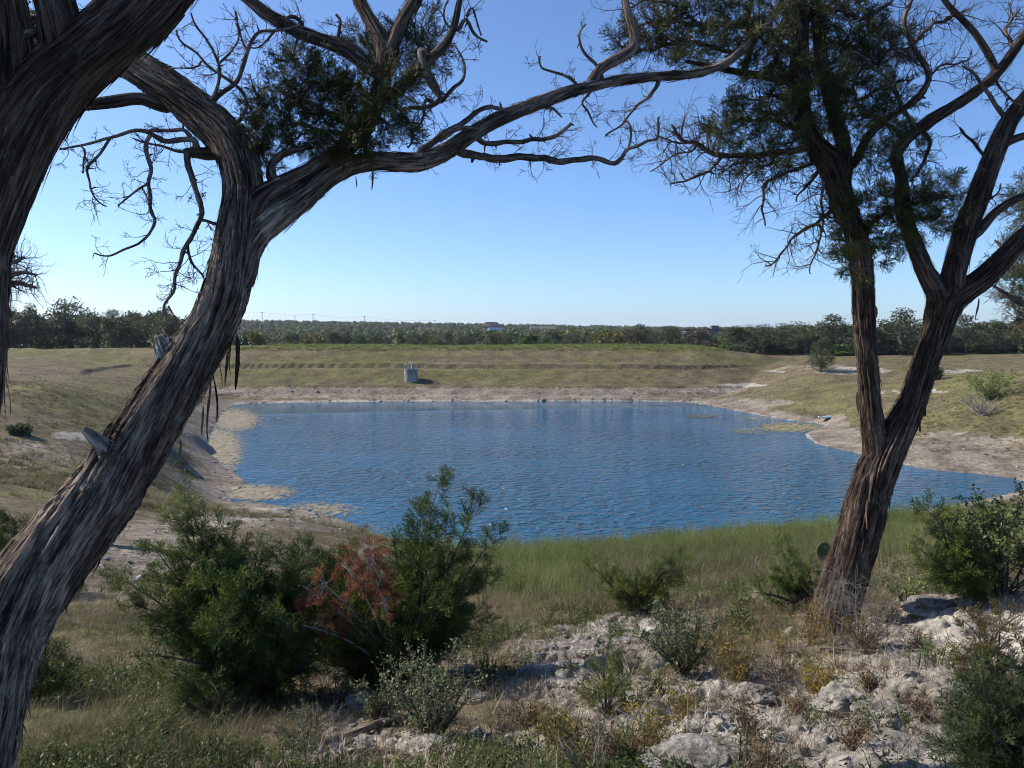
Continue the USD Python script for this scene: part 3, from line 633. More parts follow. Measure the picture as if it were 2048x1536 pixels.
wood(A, 'limb', pxr_([(472, 570, 3.5, 24), (495, 500, 3.55, 29), (545, 442, 3.6, 27), (600, 402, 3.65, 22), (650, 360, 3.7, 19), (700, 332, 3.75, 18), (760, 322, 3.8, 17.5), (830, 325, 3.9, 17.5), (885, 307, 4.0, 16.5), (930, 277, 4.05, 15), (985, 245, 4.15, 14), (1060, 213, 4.3, 12.5),
                      (1120, 190, 4.4, 11.5), (1200, 168, 4.6, 10), (1300, 153, 4.8, 8.5), (1400, 146, 5, 7.5), (1450, 127, 5.1, 7), (1500, 85, 5.3, 6), (1540, 40, 5.5, 5), (1570, -20, 5.7, 4)]), 48, 0.014, mat='bark_grey', ridge=0.004, flute=0.08, seed=3, label='long arching limb, patched with pale lichen')
wood(A, 'limb', pxr_([(484, 480, 3.56, 26), (512, 415, 3.6, 28), (560, 377, 3.65, 23), (620, 345, 3.7, 19), (680, 305, 3.75, 18), (725, 260, 3.8, 18), (752, 200, 3.85, 18), (768, 150, 3.9, 17), (765, 90, 3.95, 15), (740, 40, 4, 12), (715, -10, 4.05, 11), (690, -90, 4.1, 9)]), 48, 0.014, ridge=0.004, flute=0.09, seed=4)
wood(A, 'limb', pxr_([(748, 220, 3.82, 11), (766, 150, 3.88, 14), (785, 90, 3.93, 13), (806, 40, 3.97, 13), (835, -10, 4, 12), (870, -90, 4.1, 10)]), 36, 0.015, ridge=0.004, flute=0.07, seed=5)
wood(A, 'limb', pxr_([(752, 142, 3.85, 15), (700, 102, 3.85, 14), (650, 82, 3.85, 13), (595, 63, 3.85, 12), (530, 25, 3.85, 11), (480, -15, 3.85, 10)]), 28, 0.014, ridge=0.003, flute=0.06, seed=6)
wood(A, 'limb', pxr_([(330, 212, 3.78, 13), (285, 198, 3.75, 12), (240, 201, 3.7, 12), (190, 208, 3.65, 11), (120, 215, 3.6, 9)]), 24, 0.015, ridge=0.003, flute=0.05, seed=7)
wood(A, 'limb', pxr_([(770, 195, 3.85, 13), (825, 150, 3.85, 11), (880, 100, 3.85, 9), (905, 62, 3.85, 7), (915, 22, 3.85, 6), (924, -20, 3.85, 5)]), 14, 0.015, ridge=0.002, seed=8)
def snag(parent, pts, sides, seed, label, n=16, L=0.05):
    rng = np.random.default_rng(seed); v, f, c_ = tube(pts, sides, 0.006, ridge=0.010, flute=0.2, seed=seed); h = Heap(); h.add(v, f, c_); m = (len(v) - 2) // sides
    g = v[:-2].reshape(m, sides, 3); d = unit(pts[-1, :3] - pts[-3, :3])
    for _ in range(n):
        j_ = rng.integers(sides); k = m - 1 - rng.integers(0, max(2, m // 3)); p = g[k, j_] * 0.85 + g[k].mean(0) * 0.15
        vv, ff = cone3(p - d * 0.015, d + rng.normal(0, 0.12, 3), rng.uniform(0.3, 1.0) * L, rng.uniform(0.005, 0.010)); h.add(vv, ff, np.repeat(c_[k * sides + j_][None], 4, 0) + np.array([[0, 0, 0], [.004, 0, 0], [0, .004, 0], [0, 0, 0.04]]))
    obj('stub', h.mesh(), 'bark_bleached', parent, smooth=True, coord=h.coord(), label=label)
def collar(parent, pts, seed):
    v, f, c_ = tube(pts, 56, 0.008, ridge=0.009, flute=0.15, seed=seed); obj('bark_collar', (v, f), 'bark_grey', parent, smooth=True, coord=c_)
snag(A, pxr_([(362, 770, 3.33, 24), (351, 735, 3.325, 26), (337, 706, 3.32, 23), (326, 686, 3.315, 18), (319, 670, 3.31, 9)]), 72, 9, 'weathered broken knob on the trunk', n=26, L=0.06)
collar(A, pxr_([(350, 800, 3.34, 30), (355, 765, 3.335, 34), (348, 735, 3.33, 31), (338, 712, 3.325, 25)]), 19)
snag(A, pxr_([(246, 935, 3.14, 26), (220, 908, 3.11, 21), (202, 887, 3.07, 12), (184, 872, 3.05, 9), (168, 857, 3.04, 5)]), 48, 10, 'short broken snag with pale tip', n=12, L=0.03)
collar(A, pxr_([(255, 945, 3.14, 34), (230, 917, 3.11, 29), (212, 897, 3.08, 19)]), 20)
wood(A, 'stub', pxr_([(415, 308, 3.65, 13), (390, 306, 3.62, 10), (372, 306, 3.6, 9)]), 20, 0.01, ridge=0.003, flute=0.1, seed=11)
dead = [([(424, 205), (432, 178), (437, 126), (410, 72), (380, 30)], 3.7, 3.7, 5, 2, 5), ([(437, 128), (473, 89), (471, 48)], 3.7, 3.75, 3, 1.5, 3),
        ([(471, 255), (490, 205), (488, 185), (468, 167), (437, 147), (407, 126), (369, 82), (349, 62)], 3.7, 3.6, 5, 2, 6), ([(407, 127), (370, 133), (330, 140)], 3.65, 3.6, 2.5, 1.2, 2),
        ([(428, 200), (478, 154), (495, 103), (512, 68), (553, 62), (600, 52)], 3.7, 3.8, 6, 2.5, 8), ([(495, 105), (480, 70), (470, 20)], 3.75, 3.75, 3, 1.5, 4),
        ([(385, 273), (345, 283), (320, 280), (295, 266), (270, 260), (240, 270), (200, 280), (160, 292), (122, 305)], 3.65, 3.5, 7, 2, 8), ([(372, 262), (340, 260), (295, 262)], 3.65, 3.6, 5, 4, 1),
        ([(293, 272), (299, 310), (297, 355), (300, 400), (307, 432), (303, 460), (285, 483), (250, 500), (215, 510), (187, 503)], 3.6, 3.4, 5.5, 1.8, 7), ([(297, 367), (262, 390), (235, 411)], 3.55, 3.5, 3, 1.5, 3),
        ([(372, 303), (330, 298), (300, 288), (268, 277)], 3.62, 3.55, 4, 2, 2), ([(374, 306), (378, 340), (392, 375), (403, 410), (403, 440), (385, 475), (365, 505), (350, 545), (345, 580), (336, 605), (331, 632)], 3.6, 3.4, 8, 2.5, 12),
        ([(372, 495), (392, 535), (410, 566)], 3.5, 3.45, 4, 1.5, 3), ([(402, 440), (435, 452), (470, 455)], 3.55, 3.5, 3.5, 2, 4), ([(215, 279), (197, 310), (170, 345), (184, 370), (190, 395), (210, 413)], 3.52, 3.45, 4, 1.5, 5),
        ([(166, 292), (168, 320), (171, 345)], 3.5, 3.45, 2.5, 2, 1), ([(337, 612), (348, 628), (352, 645)], 3.4, 3.4, 2.5, 1.2, 0),
        ([(835, 304), (870, 281), (905, 256), (940, 235), (972, 213), (1000, 219), (1028, 214)], 3.9, 4.1, 8, 4, 5), ([(870, 285), (915, 258), (958, 258)], 3.95, 4.0, 6, 4, 2),
        ([(915, 303), (990, 316), (1060, 315), (1110, 320), (1142, 324), (1180, 316), (1220, 326), (1240, 325), (1256, 300), (1290, 285), (1312, 280), (1316, 236)], 4.0, 4.3, 10, 2.2, 16),
        ([(965, 282), (1000, 286), (1050, 283), (1110, 272), (1130, 261), (1141, 245)], 4.05, 4.2, 6, 4, 9), ([(1090, 214), (1112, 224), (1126, 236)], 4.3, 4.3, 4, 2, 2), ([(1148, 165), (1130, 150), (1086, 138), (1080, 108)], 4.4, 4.4, 4, 2, 2),
        ([(1197, 132), (1162, 97), (1154, 77), (1173, 44)], 4.6, 4.6, 4, 2, 2), ([(1187, 178), (1164, 206), (1186, 240), (1194, 256)], 4.5, 4.5, 3.5, 1.5, 3), ([(1320, 158), (1296, 195), (1270, 215), (1250, 240), (1213, 272)], 4.8, 4.6, 5, 1.8, 8),
        ([(1252, 242), (1262, 262), (1254, 300), (1235, 320)], 4.7, 4.5, 3, 2, 3), ([(918, 65), (932, 32), (944, 60), (954, 75), (974, 86)], 3.85, 3.8, 5, 2.5, 3), ([(945, 14), (952, 45), (962, 68)], 3.8, 3.8, 2.5, 2, 1),
        ([(905, 60), (888, 40), (900, -5)], 3.85, 3.85, 3, 2, 2), ([(850, 140), (870, 165), (878, 185), (888, 205), (900, 180), (922, 168), (930, 140), (928, 115), (912, 95)], 3.8, 3.75, 7, 2, 8),
        ([(845, 100), (850, 140), (865, 175), (880, 195), (862, 212), (815, 215)], 3.9, 3.75, 11, 4, 6), ([(800, 215), (815, 240), (825, 265), (818, 298)], 3.7, 3.65, 6, 2, 8), ([(855, 195), (848, 235), (825, 262), (845, 250)], 3.75, 3.7, 4, 2, 10),
        ([(600, 65), (605, 40), (580, 30), (575, 45)], 3.85, 3.8, 6, 4, 3), ([(670, 85), (680, 60), (675, 25)], 3.85, 3.8, 5, 3, 5), ([(560, 40), (545, 70), (520, 90), (500, 95)], 3.85, 3.8, 3, 1.5, 6), ([(598, 70), (590, 95), (575, 115)], 3.85, 3.8, 3, 2, 3),
        ([(540, 330), (570, 305), (600, 295), (620, 290)], 3.65, 3.7, 10, 5, 4), ([(500, 240), (520, 210), (505, 170), (500, 150)], 3.75, 3.75, 3, 1.2, 12), ([(700, 250), (650, 220), (600, 200), (560, 180)], 3.75, 3.7, 8, 3, 16), ([(700, 270), (640, 260), (580, 245), (520, 265)], 3.75, 3.7, 7, 2, 18)]
for k, (path, y0, y1, r0, r1, nt_) in enumerate(dead):
    branch(A, 'dead_branch', spread(path, y0, y1, r0 * 0.85, r1 * 0.9), nt_, 0.13, 100 + k, depth=2)
wood(A, 'limb', pxr_([(1180, 172, 4.55, 8), (1205, 135, 4.6, 10), (1240, 115, 4.62, 10), (1266, 95, 4.65, 9), (1268, 70, 4.68, 8), (1258, 35, 4.7, 7.5), (1252, -25, 4.75, 7)]), 24, 0.015, mat='bark_grey', ridge=0.003, flute=0.1, seed=12)
LY = lambda Y: Y
shreds(A, 'bark_grey')
foliage(A, [(845, 75, 55, 4.05), (800, 110, 45, 4.1), (860, 110, 35, 4.1), (735, 80, 40, 4.1), (725, 115, 35, 4.1), (620, 150, 58, 3.8), (660, 165, 40, 3.8), (590, 175, 45, 3.85), (590, 130, 30, 3.85), (570, 235, 42, 3.8), (640, 230, 45, 3.8), (760, 190, 60, 3.7), (800, 175, 40, 3.7), (700, 190, 30, 3.75),
            (770, 245, 50, 3.65), (710, 260, 50, 3.65), (660, 200, 35, 3.75), (525, 300, 36, 3.7), (545, 270, 30, 3.7), (740, 275, 40, 3.65), (530, 215, 25, 3.75), (600, 270, 30, 3.75), (690, 300, 30, 3.65), (510, 255, 22, 3.7), (640, 290, 25, 3.7)], LY, 0.085, 'juniper_dark', 31, density=0.52)
strips(A, [(470, 668, 3.36, 112, 11), (461, 690, 3.36, 62, 6), (452, 702, 3.35, 70, 7), (428, 745, 3.32, 100, 10), (418, 765, 3.3, 120, 8), (404, 812, 3.27, 60, 6), (440, 718, 3.34, 55, 5), (360, 880, 3.18, 35, 6), (535, 475, 3.55, 28, 5), (744, 345, 3.78, 34, 5), (712, 352, 3.75, 22, 5), (198, 1128, 2.98, 24, 5), (134, 1205, 2.85, 28, 5),
           (428, 265, 3.68, 30, 5), (340, 160, 3.78, 22, 5), (60, 1380, 2.65, 60, 6), (300, 200, 3.75, 20, 4), (970, 285, 4.1, 20, 5)], 3)

# --- the near dark tree that fills the top left corner
b = at(-330, 1.9)
B = thing('juniper_tree', 'dark near juniper trunk filling the upper left corner, forking out of view', 'tree', tuple(b))
wood(B, 'trunk', pxr_([(-190, 1500, 2.0, 95), (-140, 1100, 2.0, 90), (-94, 800, 2.0, 82), (-70, 650, 2.0, 72), (-52, 500, 2.0, 62), (-14, 385, 2.0, 67), (32, 275, 2.0, 70), (98, 178, 2.0, 66), (186, 98, 2.0, 58), (280, 20, 2.02, 58), (350, -55, 2.05, 54), (450, -170, 2.1, 50)]), 150, 0.011, ridge=0.006, flute=0.08, seed=14, twist=0.4, ridge_freq=55.0)
wood(B, 'limb', pxr_([(40, 290, 2.0, 55), (20, 180, 1.97, 45), (14, 90, 1.95, 40), (5, 0, 1.93, 38), (-10, -120, 1.9, 34)]), 64, 0.012, ridge=0.006, flute=0.08, seed=15)
wood(B, 'stub', pxr_([(140, 150, 2.0, 46), (128, 80, 1.98, 38), (118, 40, 1.96, 36), (108, 0, 1.95, 34), (95, -60, 1.94, 30)]), 56, 0.012, ridge=0.006, flute=0.14, seed=16, label='weathered stub between the two limbs')
for k, (path, r0, r1, n_) in enumerate([([(60, 65), (85, 45), (110, 30)], 8, 4, 3), ([(45, 60), (70, 30), (60, -10)], 5, 3, 4), ([(160, 60), (180, 20), (200, -20)], 3, 2, 3), ([(90, 50), (60, 20), (30, 15)], 4, 2, 4)]):
    branch(B, 'dead_branch', spread(path, 2.05, 2.1, r0, r1), n_, 0.04, 180 + k)
shreds(B, 'bark')
foliage(B, [(85, 72, 22, 2.12), (60, 80, 14, 2.12), (60, -260, 120, 2.1), (420, -330, 120, 2.5)], LY, 0.06, 'juniper_brown', 35, density=0.6)
strips(B, [(8, 700, 2.0, 130, 9), (46, 415, 2.0, 25, 6), (12, 640, 2.0, 60, 7), (172, 200, 2.0, 20, 4), (290, 92, 2.0, 14, 4)], 5)

# --- the forked tree on the right
cb = hit(1690, 1262)
YC = float(cb[1])
C = thing('juniper_tree', 'forked juniper on the right, twin shaggy trunks rising from the rocky bank', 'tree', tuple(cb))
def cy(items, dy=0.0): return pxr_([(x, y, YC + dy + e, r_) for x, y, e, r_ in [(i + (0,))[:2] + ((i[3],) if len(i) > 3 else (0,)) + (i[2],) for i in items]])
wood(C, 'trunk', cy([(1640, 1340, 58), (1658, 1262, 47), (1684, 1170, 42), (1703, 1110, 40), (1733, 1011, 40), (1757, 935, 38), (1793, 868, 30), (1826, 800, 25), (1846, 740, 24.5), (1865, 690, 25), (1881, 640, 27), (1899, 603, 28), (1936, 578, 23), (1982, 543, 20.5), (2042, 482, 19), (2120, 420, 16), (2200, 340, 12)]), 160, 0.014, ridge=0.012, flute=0.12, seed=21, twist=0.5, ridge_freq=42.0, label='right twin trunk and its lower right limb')
wood(C, 'limb', cy([(1722, 1060, 24.0), (1740, 985, 25.6), (1750, 920, 24.0), (1748, 870, 22.4), (1741, 810, 19.2), (1736, 740, 19.2), (1731, 680, 20.0), (1727, 600, 20.8), (1725, 553, 20.8), (1718, 500, 20.8), (1701, 440, 19.2), (1678, 380, 23.2), (1660, 325, 27.2), (1636, 295, 19.2), (1608, 240, 16.8), (1597, 150, 16.0), (1600, 60, 14.4), (1590, -40, 12.8), (1585, -150, 9.6)]), 100, 0.014, ridge=0.008, flute=0.1, seed=22, ridge_freq=42.0, label='left twin trunk, bearing most of the foliage')
wood(C, 'limb', cy([(1690, 440, 13.7), (1684, 365, 18.2), (1690, 320, 14.4), (1668, 225, 12.2), (1645, 135, 11.4), (1632, 10, 9.9), (1625, -90, 7.6)]), 32, 0.016, ridge=0.005, flute=0.08, seed=24)
wood(C, 'limb', cy([(1695, 335, 9.1), (1735, 275, 8.4), (1800, 222, 6.8), (1850, 180, 4.6)]), 20, 0.016, ridge=0.003, seed=25)
wood(C, 'limb', cy([(1868, 655, 16.7), (1876, 600, 20.5), (1858, 555, 18.2), (1830, 492, 14.4), (1806, 420, 13.7), (1801, 350, 11.4), (1792, 312, 10.6), (1812, 278, 11.4), (1862, 240, 11.4), (1930, 198, 9.9), (1990, 150, 9.1), (2032, 95, 8.4), (2075, 30, 6.8)]), 36, 0.015, ridge=0.005, flute=0.1, seed=26)
wood(C, 'limb', cy([(1872, 650, 18.2), (1900, 590, 23.6), (1912, 530, 22.0), (1932, 460, 21.3), (1965, 370, 19.8), (1990, 302, 18.2), (2020, 240, 15.2), (2065, 180, 12.9), (2120, 90, 9.9)]), 44, 0.015, ridge=0.006, flute=0.08, seed=27)
wood(C, 'limb', cy([(1945, 470, 10.6), (1985, 430, 8.4), (2048, 392, 6.8), (2110, 370, 5.3)]), 20, 0.016, ridge=0.003, seed=29)
wood(C, 'limb', cy([(1988, 305, 9.9), (2020, 282, 8.4), (2060, 268, 6.8), (2110, 240, 5.3)]), 20, 0.016, ridge=0.003, seed=30)
wood(C, 'limb', cy([(1600, 170, 9.9), (1560, 158, 8.4), (1500, 148, 6.8), (1430, 135, 5.3), (1370, 122, 3.0)]), 20, 0.016, ridge=0.003, seed=31)
wood(C, 'limb', cy([(1996, 148, 7.6), (1975, 105, 6.8), (1945, 60, 6.1), (1905, 20, 5.3), (1880, -15, 4.6)]), 16, 0.016, ridge=0.003, seed=32)
cd = [([(1615, 296), (1560, 306), (1500, 311), (1450, 312), (1420, 305), (1400, 291), (1360, 276), (1345, 250)], 9, 2.5, 26), ([(1445, 313), (1420, 340), (1380, 360), (1340, 369)], 4, 1.5, 12), ([(1415, 303), (1380, 287), (1330, 278), (1310, 268)], 3, 1.2, 10), ([(1425, 300), (1412, 262), (1395, 240)], 3, 1.2, 8),
      ([(1500, 312), (1470, 330), (1440, 345), (1435, 362)], 3, 1.2, 8), ([(1385, 300), (1350, 310), (1320, 330), (1300, 345)], 2.5, 1, 10), ([(1640, 320), (1575, 345), (1530, 366), (1525, 420), (1531, 452)], 5, 1.5, 14), ([(1642, 330), (1610, 375), (1590, 402)], 4, 1.5, 12), ([(1655, 345), (1642, 400), (1647, 440), (1640, 470)], 4, 1.5, 14),
      ([(1678, 395), (1657, 430), (1622, 452), (1590, 470), (1552, 520), (1532, 532)], 5.5, 1.5, 18), ([(1640, 446), (1640, 480), (1625, 520), (1620, 545)], 3, 1.2, 8), ([(1500, 88), (1492, 60), (1502, -10)], 9, 7, 5), ([(1826, 250), (1797, 203), (1790, 171), (1744, 130), (1720, 110)], 6, 2.5, 10),
      ([(1800, 268), (1750, 235), (1717, 212), (1703, 171), (1715, 150), (1732, 128)], 6, 2.5, 8), ([(1822, 205), (1853, 172), (1858, 147), (1840, 115), (1823, 89), (1806, 42), (1820, 8), (1830, -20)], 8, 4, 16), ([(1826, 86), (1860, 50), (1896, 38), (1910, 0)], 5, 2, 10), ([(2012, 235), (1980, 191), (1947, 147), (1925, 132)], 6, 2, 6),
      ([(1970, 314), (1939, 278), (1918, 256)], 4, 2, 4), ([(1858, 285), (1845, 330), (1822, 362)], 5, 2, 7), ([(1850, 180), (1880, 130), (1930, 125), (1945, 100)], 3, 1.2, 10), ([(1690, 20), (1730, 40), (1770, 10), (1790, -10)], 6, 3, 16), ([(1600, 60), (1640, 20), (1680, 0)], 6, 3, 10), ([(1650, 150), (1600, 190), (1560, 130)], 5, 2, 10),
      ([(1700, 100), (1660, 130), (1610, 120), (1560, 90)], 5, 2, 14), ([(1598, 90), (1540, 60), (1470, 45), (1400, 50), (1330, 40), (1260, 60)], 8, 2.5, 30), ([(1500, 100), (1440, 100), (1370, 80), (1300, 100), (1235, 90)], 5, 2, 26), ([(1400, 50), (1350, 10), (1290, 0), (1240, 30)], 4, 1.5, 16), ([(2030, 100), (2010, 60), (2040, 20)], 5, 2, 12), ([(1990, 150), (2020, 200), (2048, 210)], 3, 1.5, 10),
      ([(1930, 430), (1980, 400), (2000, 370)], 3, 1.5, 10), ([(1890, 35), (1930, 30), (1960, 40)], 2.5, 1, 6), ([(1700, 215), (1760, 175), (1820, 160)], 5, 2, 10), ([(1760, 120), (1800, 95), (1840, 130)], 4, 2, 12), ([(1660, 300), (1600, 262), (1540, 240), (1490, 240), (1440, 250)], 6, 2, 20),
      ([(1605, 230), (1550, 190), (1520, 200), (1480, 190)], 5, 2, 18), ([(1545, 325), (1500, 345), (1480, 385)], 3, 1.2, 10), ([(1720, 500), (1740, 450), (1780, 420), (1850, 400), (1900, 390)], 7, 3, 16)]
for k, (path, r0, r1, n_) in enumerate(cd):
    dy = [-0.15, 0.15, -0.05, 0.25][k % 4]
    branch(C, 'dead_branch', spread(path, YC + dy * 0.3, YC + dy, r0 * 0.85, r1), n_, 0.24, 300 + k, depth=2)
shreds(C, 'bark')
rng_ = np.random.default_rng(5)
FC = [(1300, 40, 40), (1250, 90, 28), (1300, 95, 40), (1350, 60, 45), (1400, 90, 40), (1410, 25, 50), (1470, 60, 45), (1520, 50, 55), (1540, 110, 50), (1600, 70, 55), (1660, 50, 50), (1690, 20, 40), (1745, 90, 42), (1780, 75, 32), (1780, 115, 42), (1720, 120, 40), (1590, 150, 55), (1510, 150, 42), (1640, 190, 50), (1590, 225, 55), (1520, 205, 40),
      (1490, 250, 42), (1455, 240, 28), (1440, 268, 24), (1540, 285, 48), (1620, 280, 45), (1660, 235, 45), (1700, 180, 42), (1680, 130, 40), (1740, 190, 28), (1770, 235, 42), (1720, 250, 34), (1800, 195, 30), (1740, 320, 26), (1775, 290, 30), (1550, 330, 28), (1500, 325, 22), (1700, 430, 42), (1735, 395, 38), (1715, 490, 42), (1760, 465, 45), (1745, 520, 28),
      (1790, 400, 38), (1840, 385, 42), (1890, 385, 42), (1850, 440, 45), (1905, 430, 36), (1800, 450, 35), (1700, 530, 26), (1690, 490, 24), (1660, 160, 35), (1560, 20, 45), (1620, 10, 45), (1720, 60, 36), (1460, 10, 40), (1380, 110, 30), (1820, 300, 22)]
foliage(C, [(x, y, r_, YC + float(rng_.uniform(-0.4, 0.4))) for x, y, r_ in FC], LY, 0.12, 'juniper_dark', 41, density=0.42)
strips(C, [(1716, 784, YC - 0.12, 42, 8), (1706, 590, YC - 0.1, 40, 7), (1752, 612, YC - 0.1, 24, 6), (1840, 835, YC - 0.1, 30, 7), (1849, 800, YC - 0.1, 34, 8), (1955, 596, YC, 44, 12), (1660, 400, YC - 0.1, 30, 6), (1735, 1000, YC - 0.2, 60, 7), (1720, 680, YC - 0.15, 70, 6)], 9)

# --- trees half seen at the two edges of the picture
def edge_tree(label, px, Y, top_py, bare, seed, clumps, dirs):
    p0 = at(px, Y); t = thing('juniper_tree', label, 'tree', tuple(p0)); rng = np.random.default_rng(seed)
    H = P(px, top_py, Y)[2] - p0[2]
    pts = np.array([[p0[0], p0[1], p0[2] - 0.2, 0.2], [p0[0] + 0.1, p0[1], p0[2] + H * 0.35, 0.16], [p0[0] - 0.1, p0[1], p0[2] + H * 0.7, 0.11], [p0[0], p0[1], p0[2] + H, 0.05]])
    wood(t, 'trunk', pts, 20, 0.08, ridge=0.01, flute=0.06, seed=seed)
    for k, path in enumerate(dirs):
        branch(t, 'limb', spread(path, Y, Y + rng.uniform(-1, 1), 9, 2), 34, 0.55, seed + k, mat='bark_thin', step=0.06, depth=2)
    if clumps: foliage(t, [(x, y, r_, Y + rng.uniform(-1, 1)) for x, y, r_ in clumps], LY, 0.30, 'oak_leaf', seed, density=0.28)
edge_tree('sparse grey tree beyond the right trunk, cut by the right edge', 2110, 17.0, 330, False, 51, [(2050, 385, 30), (2040, 420, 22), (2080, 430, 45), (2045, 500, 38), (2020, 520, 30), (2070, 545, 45), (2030, 580, 34), (2045, 620, 30), (2100, 600, 60), (2110, 480, 60), (2110, 370, 60)],
          [[(2110, 620), (2060, 560), (2025, 520), (1990, 480)], [(2110, 640), (2060, 615), (2015, 590), (1985, 570)], [(2110, 480), (2060, 440), (2040, 390)], [(2110, 660), (2070, 640), (2030, 640)]])
edge_tree('bare grey tree beyond the left trunks, twigs showing past the dark trunk', -60, 15.0, 430, True, 57, None, [[(-60, 600), (0, 580), (30, 565), (60, 572), (75, 575)], [(-60, 590), (0, 560), (40, 545), (75, 550)], [(-60, 560), (0, 530), (35, 522), (45, 515)]])

# ------------------------------------------------------------------ bushes
def juniper_bush(label, base_px, leaders, Y=None, mat='juniper_young', seed=0, size=0.11, r=0.016, side=0.42, group=None, dens=1.0, taper=1.0, lean=0.0, droop=0.0, first=0.12):
    """stems from one root to the given tips (photo pixels), side branches that shorten to the tip, sprays along all of them."""
    rng = np.random.default_rng(seed)
    p0 = hit(*base_px) if Y is None else at(base_px[0], Y)
    Y0 = p0[1]; t = thing('juniper_bush', label, 'bush', tuple(p0), group)
    h = Heap(); pts, dirs, sc = [], [], []
    for (tx, ty, dY) in leaders:
        tip = P(tx, ty, Y0 + dY); mid = p0 + (tip - p0) * 0.5 + np.array([rng.normal(0, 0.04), rng.normal(0, 0.04), 0]) + np.array([0, 0, 0.10 * np.linalg.norm((tip - p0)[:2])])
        L = np.linalg.norm(tip - p0)
        path = np.array([np.append(p0 - [0, 0, 0.05], r), np.append(p0 + (mid - p0) * 0.5, r * 0.85), np.append(mid, r * 0.6), np.append(tip, 0.002)])
        d, s = dense(path, 0.03); h.add(*tube(path, 6, 0.05))
        n = int(L / 0.017)
        for i in range(n):
            u = first + (1 - first) * (i + rng.uniform()) / n
            k = min(int(u * (len(d) - 1)), len(d) - 2); t_ = unit(d[k + 1, :3] - d[k, :3])
            v = rng.normal(0, 1, 3); v = unit(v - t_ * (v @ t_))
            bl = (side * L * (1 - u) ** taper * rng.uniform(0.5, 1.15) + 0.05)
            bd = unit(v + t_ * rng.uniform(0.35, 0.9) + [0, 0, 0.12 - droop]); q = d[k, :3]
            e = q + bd * bl + np.array([0, 0, 0.12 * bl])
            if bl > 0.10: h.add(*tube(np.array([np.append(q, max(0.0015, d[k, 3] * 0.4)), np.append((q + e) / 2 - [0, 0, 0.03 * bl], 0.002), np.append(e, 0.001)]), 3, bl))
            m = max(1, int(dens * bl / (size * 0.42)))
            for j in range(m):
                a_ = (j + rng.uniform(0.3, 1)) / m; q2 = q + (e - q) * a_
                pts.append(q2); dirs.append(unit(bd + rng.normal(0, 0.5, 3) + [0, 0, 0.25 - droop])); sc.append(size * rng.uniform(0.65, 1.2))
        pts.append(tip - [0, 0, size * .6]); dirs.append(unit(tip - mid)); sc.append(size * 1.1)
    obj('stem', h.mesh(), 'bark_thin', t, coord=h.coord())
    scatter('foliage', [(m, mat) for m in SPRAYS], pts, dirs, sc, parent=t)
    return t, p0
J1, _ = juniper_bush('large dark green juniper bush left of the rusty dead foliage', (530, 1395), [(372, 978, 0.2), (300, 1085, 0.0), (440, 1040, 0.3), (520, 1085, 0.2), (245, 1160, -0.2), (290, 1250, -0.3), (590, 1130, 0.3), (480, 1150, -0.3), (400, 1150, -0.4), (620, 1200, 0.1), (300, 1310, -0.5), (560, 1220, -0.4), (340, 1020, 0.1), (420, 1230, -0.5), (610, 1090, 0.5), (650, 1190, 0.1), (640, 1290, -0.1), (570, 1150, 0.2), (260, 1210, -0.3)], seed=61, dens=1.0, side=0.36, taper=1.25)
J2, p2 = juniper_bush('tall green juniper bush with pointed tops rising against the pond', (800, 1365), [(888, 945, 0.3), (958, 995, 0.3), (848, 1015, 0.4), (998, 1055, 0.2), (700, 1100, 0.3), (790, 1080, -0.1), (760, 1150, -0.3), (920, 1150, -0.3), (980, 1150, 0.0), (850, 1170, -0.4), (680, 1200, -0.2), (970, 1230, 0.0), (640, 1130, 0.4), (720, 1250, -0.4), (905, 1040, 0.1), (560, 1110, 0.4), (600, 1085, 0.5), (650, 1100, 0.4), (545, 1180, 0.2), (600, 1240, -0.1), (640, 1200, 0.1), (600, 1300, -0.1), (680, 1270, -0.2), (560, 1260, 0.0), (650, 1330, -0.3)], seed=62, dens=1.0, side=0.30, taper=1.5)
def dead_sprays(parent, p0, tips, seed):
    rng = np.random.default_rng(seed); h = Heap(); pts, dirs, sc = [], [], []
    for tx, ty, dY in tips:
        tip = P(tx, ty, p0[1] + dY); mid = p0 + (tip - p0) * 0.55 + [0, 0, 0.08]; path = np.array([np.append(p0, 0.012), np.append(mid, 0.007), np.append(tip, 0.002)])
        d, s = dense(path, 0.03); h.add(*tube(path, 5, 0.05))
        for _ in range(14):
            k = rng.integers(int(len(d) * 0.70), len(d) - 1); v = unit(rng.normal(0, 1, 3) + [0, 0, -0.2]); q = d[k, :3]; L = rng.uniform(0.06, 0.17)
            h.add(*tube(np.array([np.append(q, 0.002), np.append(q + v * L * .5, 0.0014), np.append(q + v * L, 0.001)]), 3, 0.1))
            for _ in range(3):
                pts.append(q + v * L * rng.uniform(0.3, 1)); dirs.append(unit(v + rng.normal(0, 0.5, 3))); sc.append(rng.uniform(0.05, 0.09))
    obj('dead_stem', h.mesh(), 'dead_wood', parent, label='bare grey stems of the dead part')
    scatter('dead_foliage', [(m, 'rust') for m in SPRAYS[:2]], pts, dirs, sc, parent=parent)
dead_sprays(J2, p2, [(715, 1058, -0.45), (742, 1100, -0.5), (640, 1160, -0.5), (606, 1172, -0.5), (690, 1125, -0.5), (752, 1160, -0.5), (604, 1250, -0.6)], 63)
juniper_bush('small spreading juniper on the grass right of the tall bush', (1262, 1222), [(1180, 1125, 0.1), (1215, 1150, 0.0), (1290, 1150, 0.0), (1340, 1120, 0.2), (1375, 1105, 0.2), (1240, 1170, -0.2), (1310, 1180, -0.1), (1350, 1160, 0)], seed=64, dens=0.75, side=0.28)
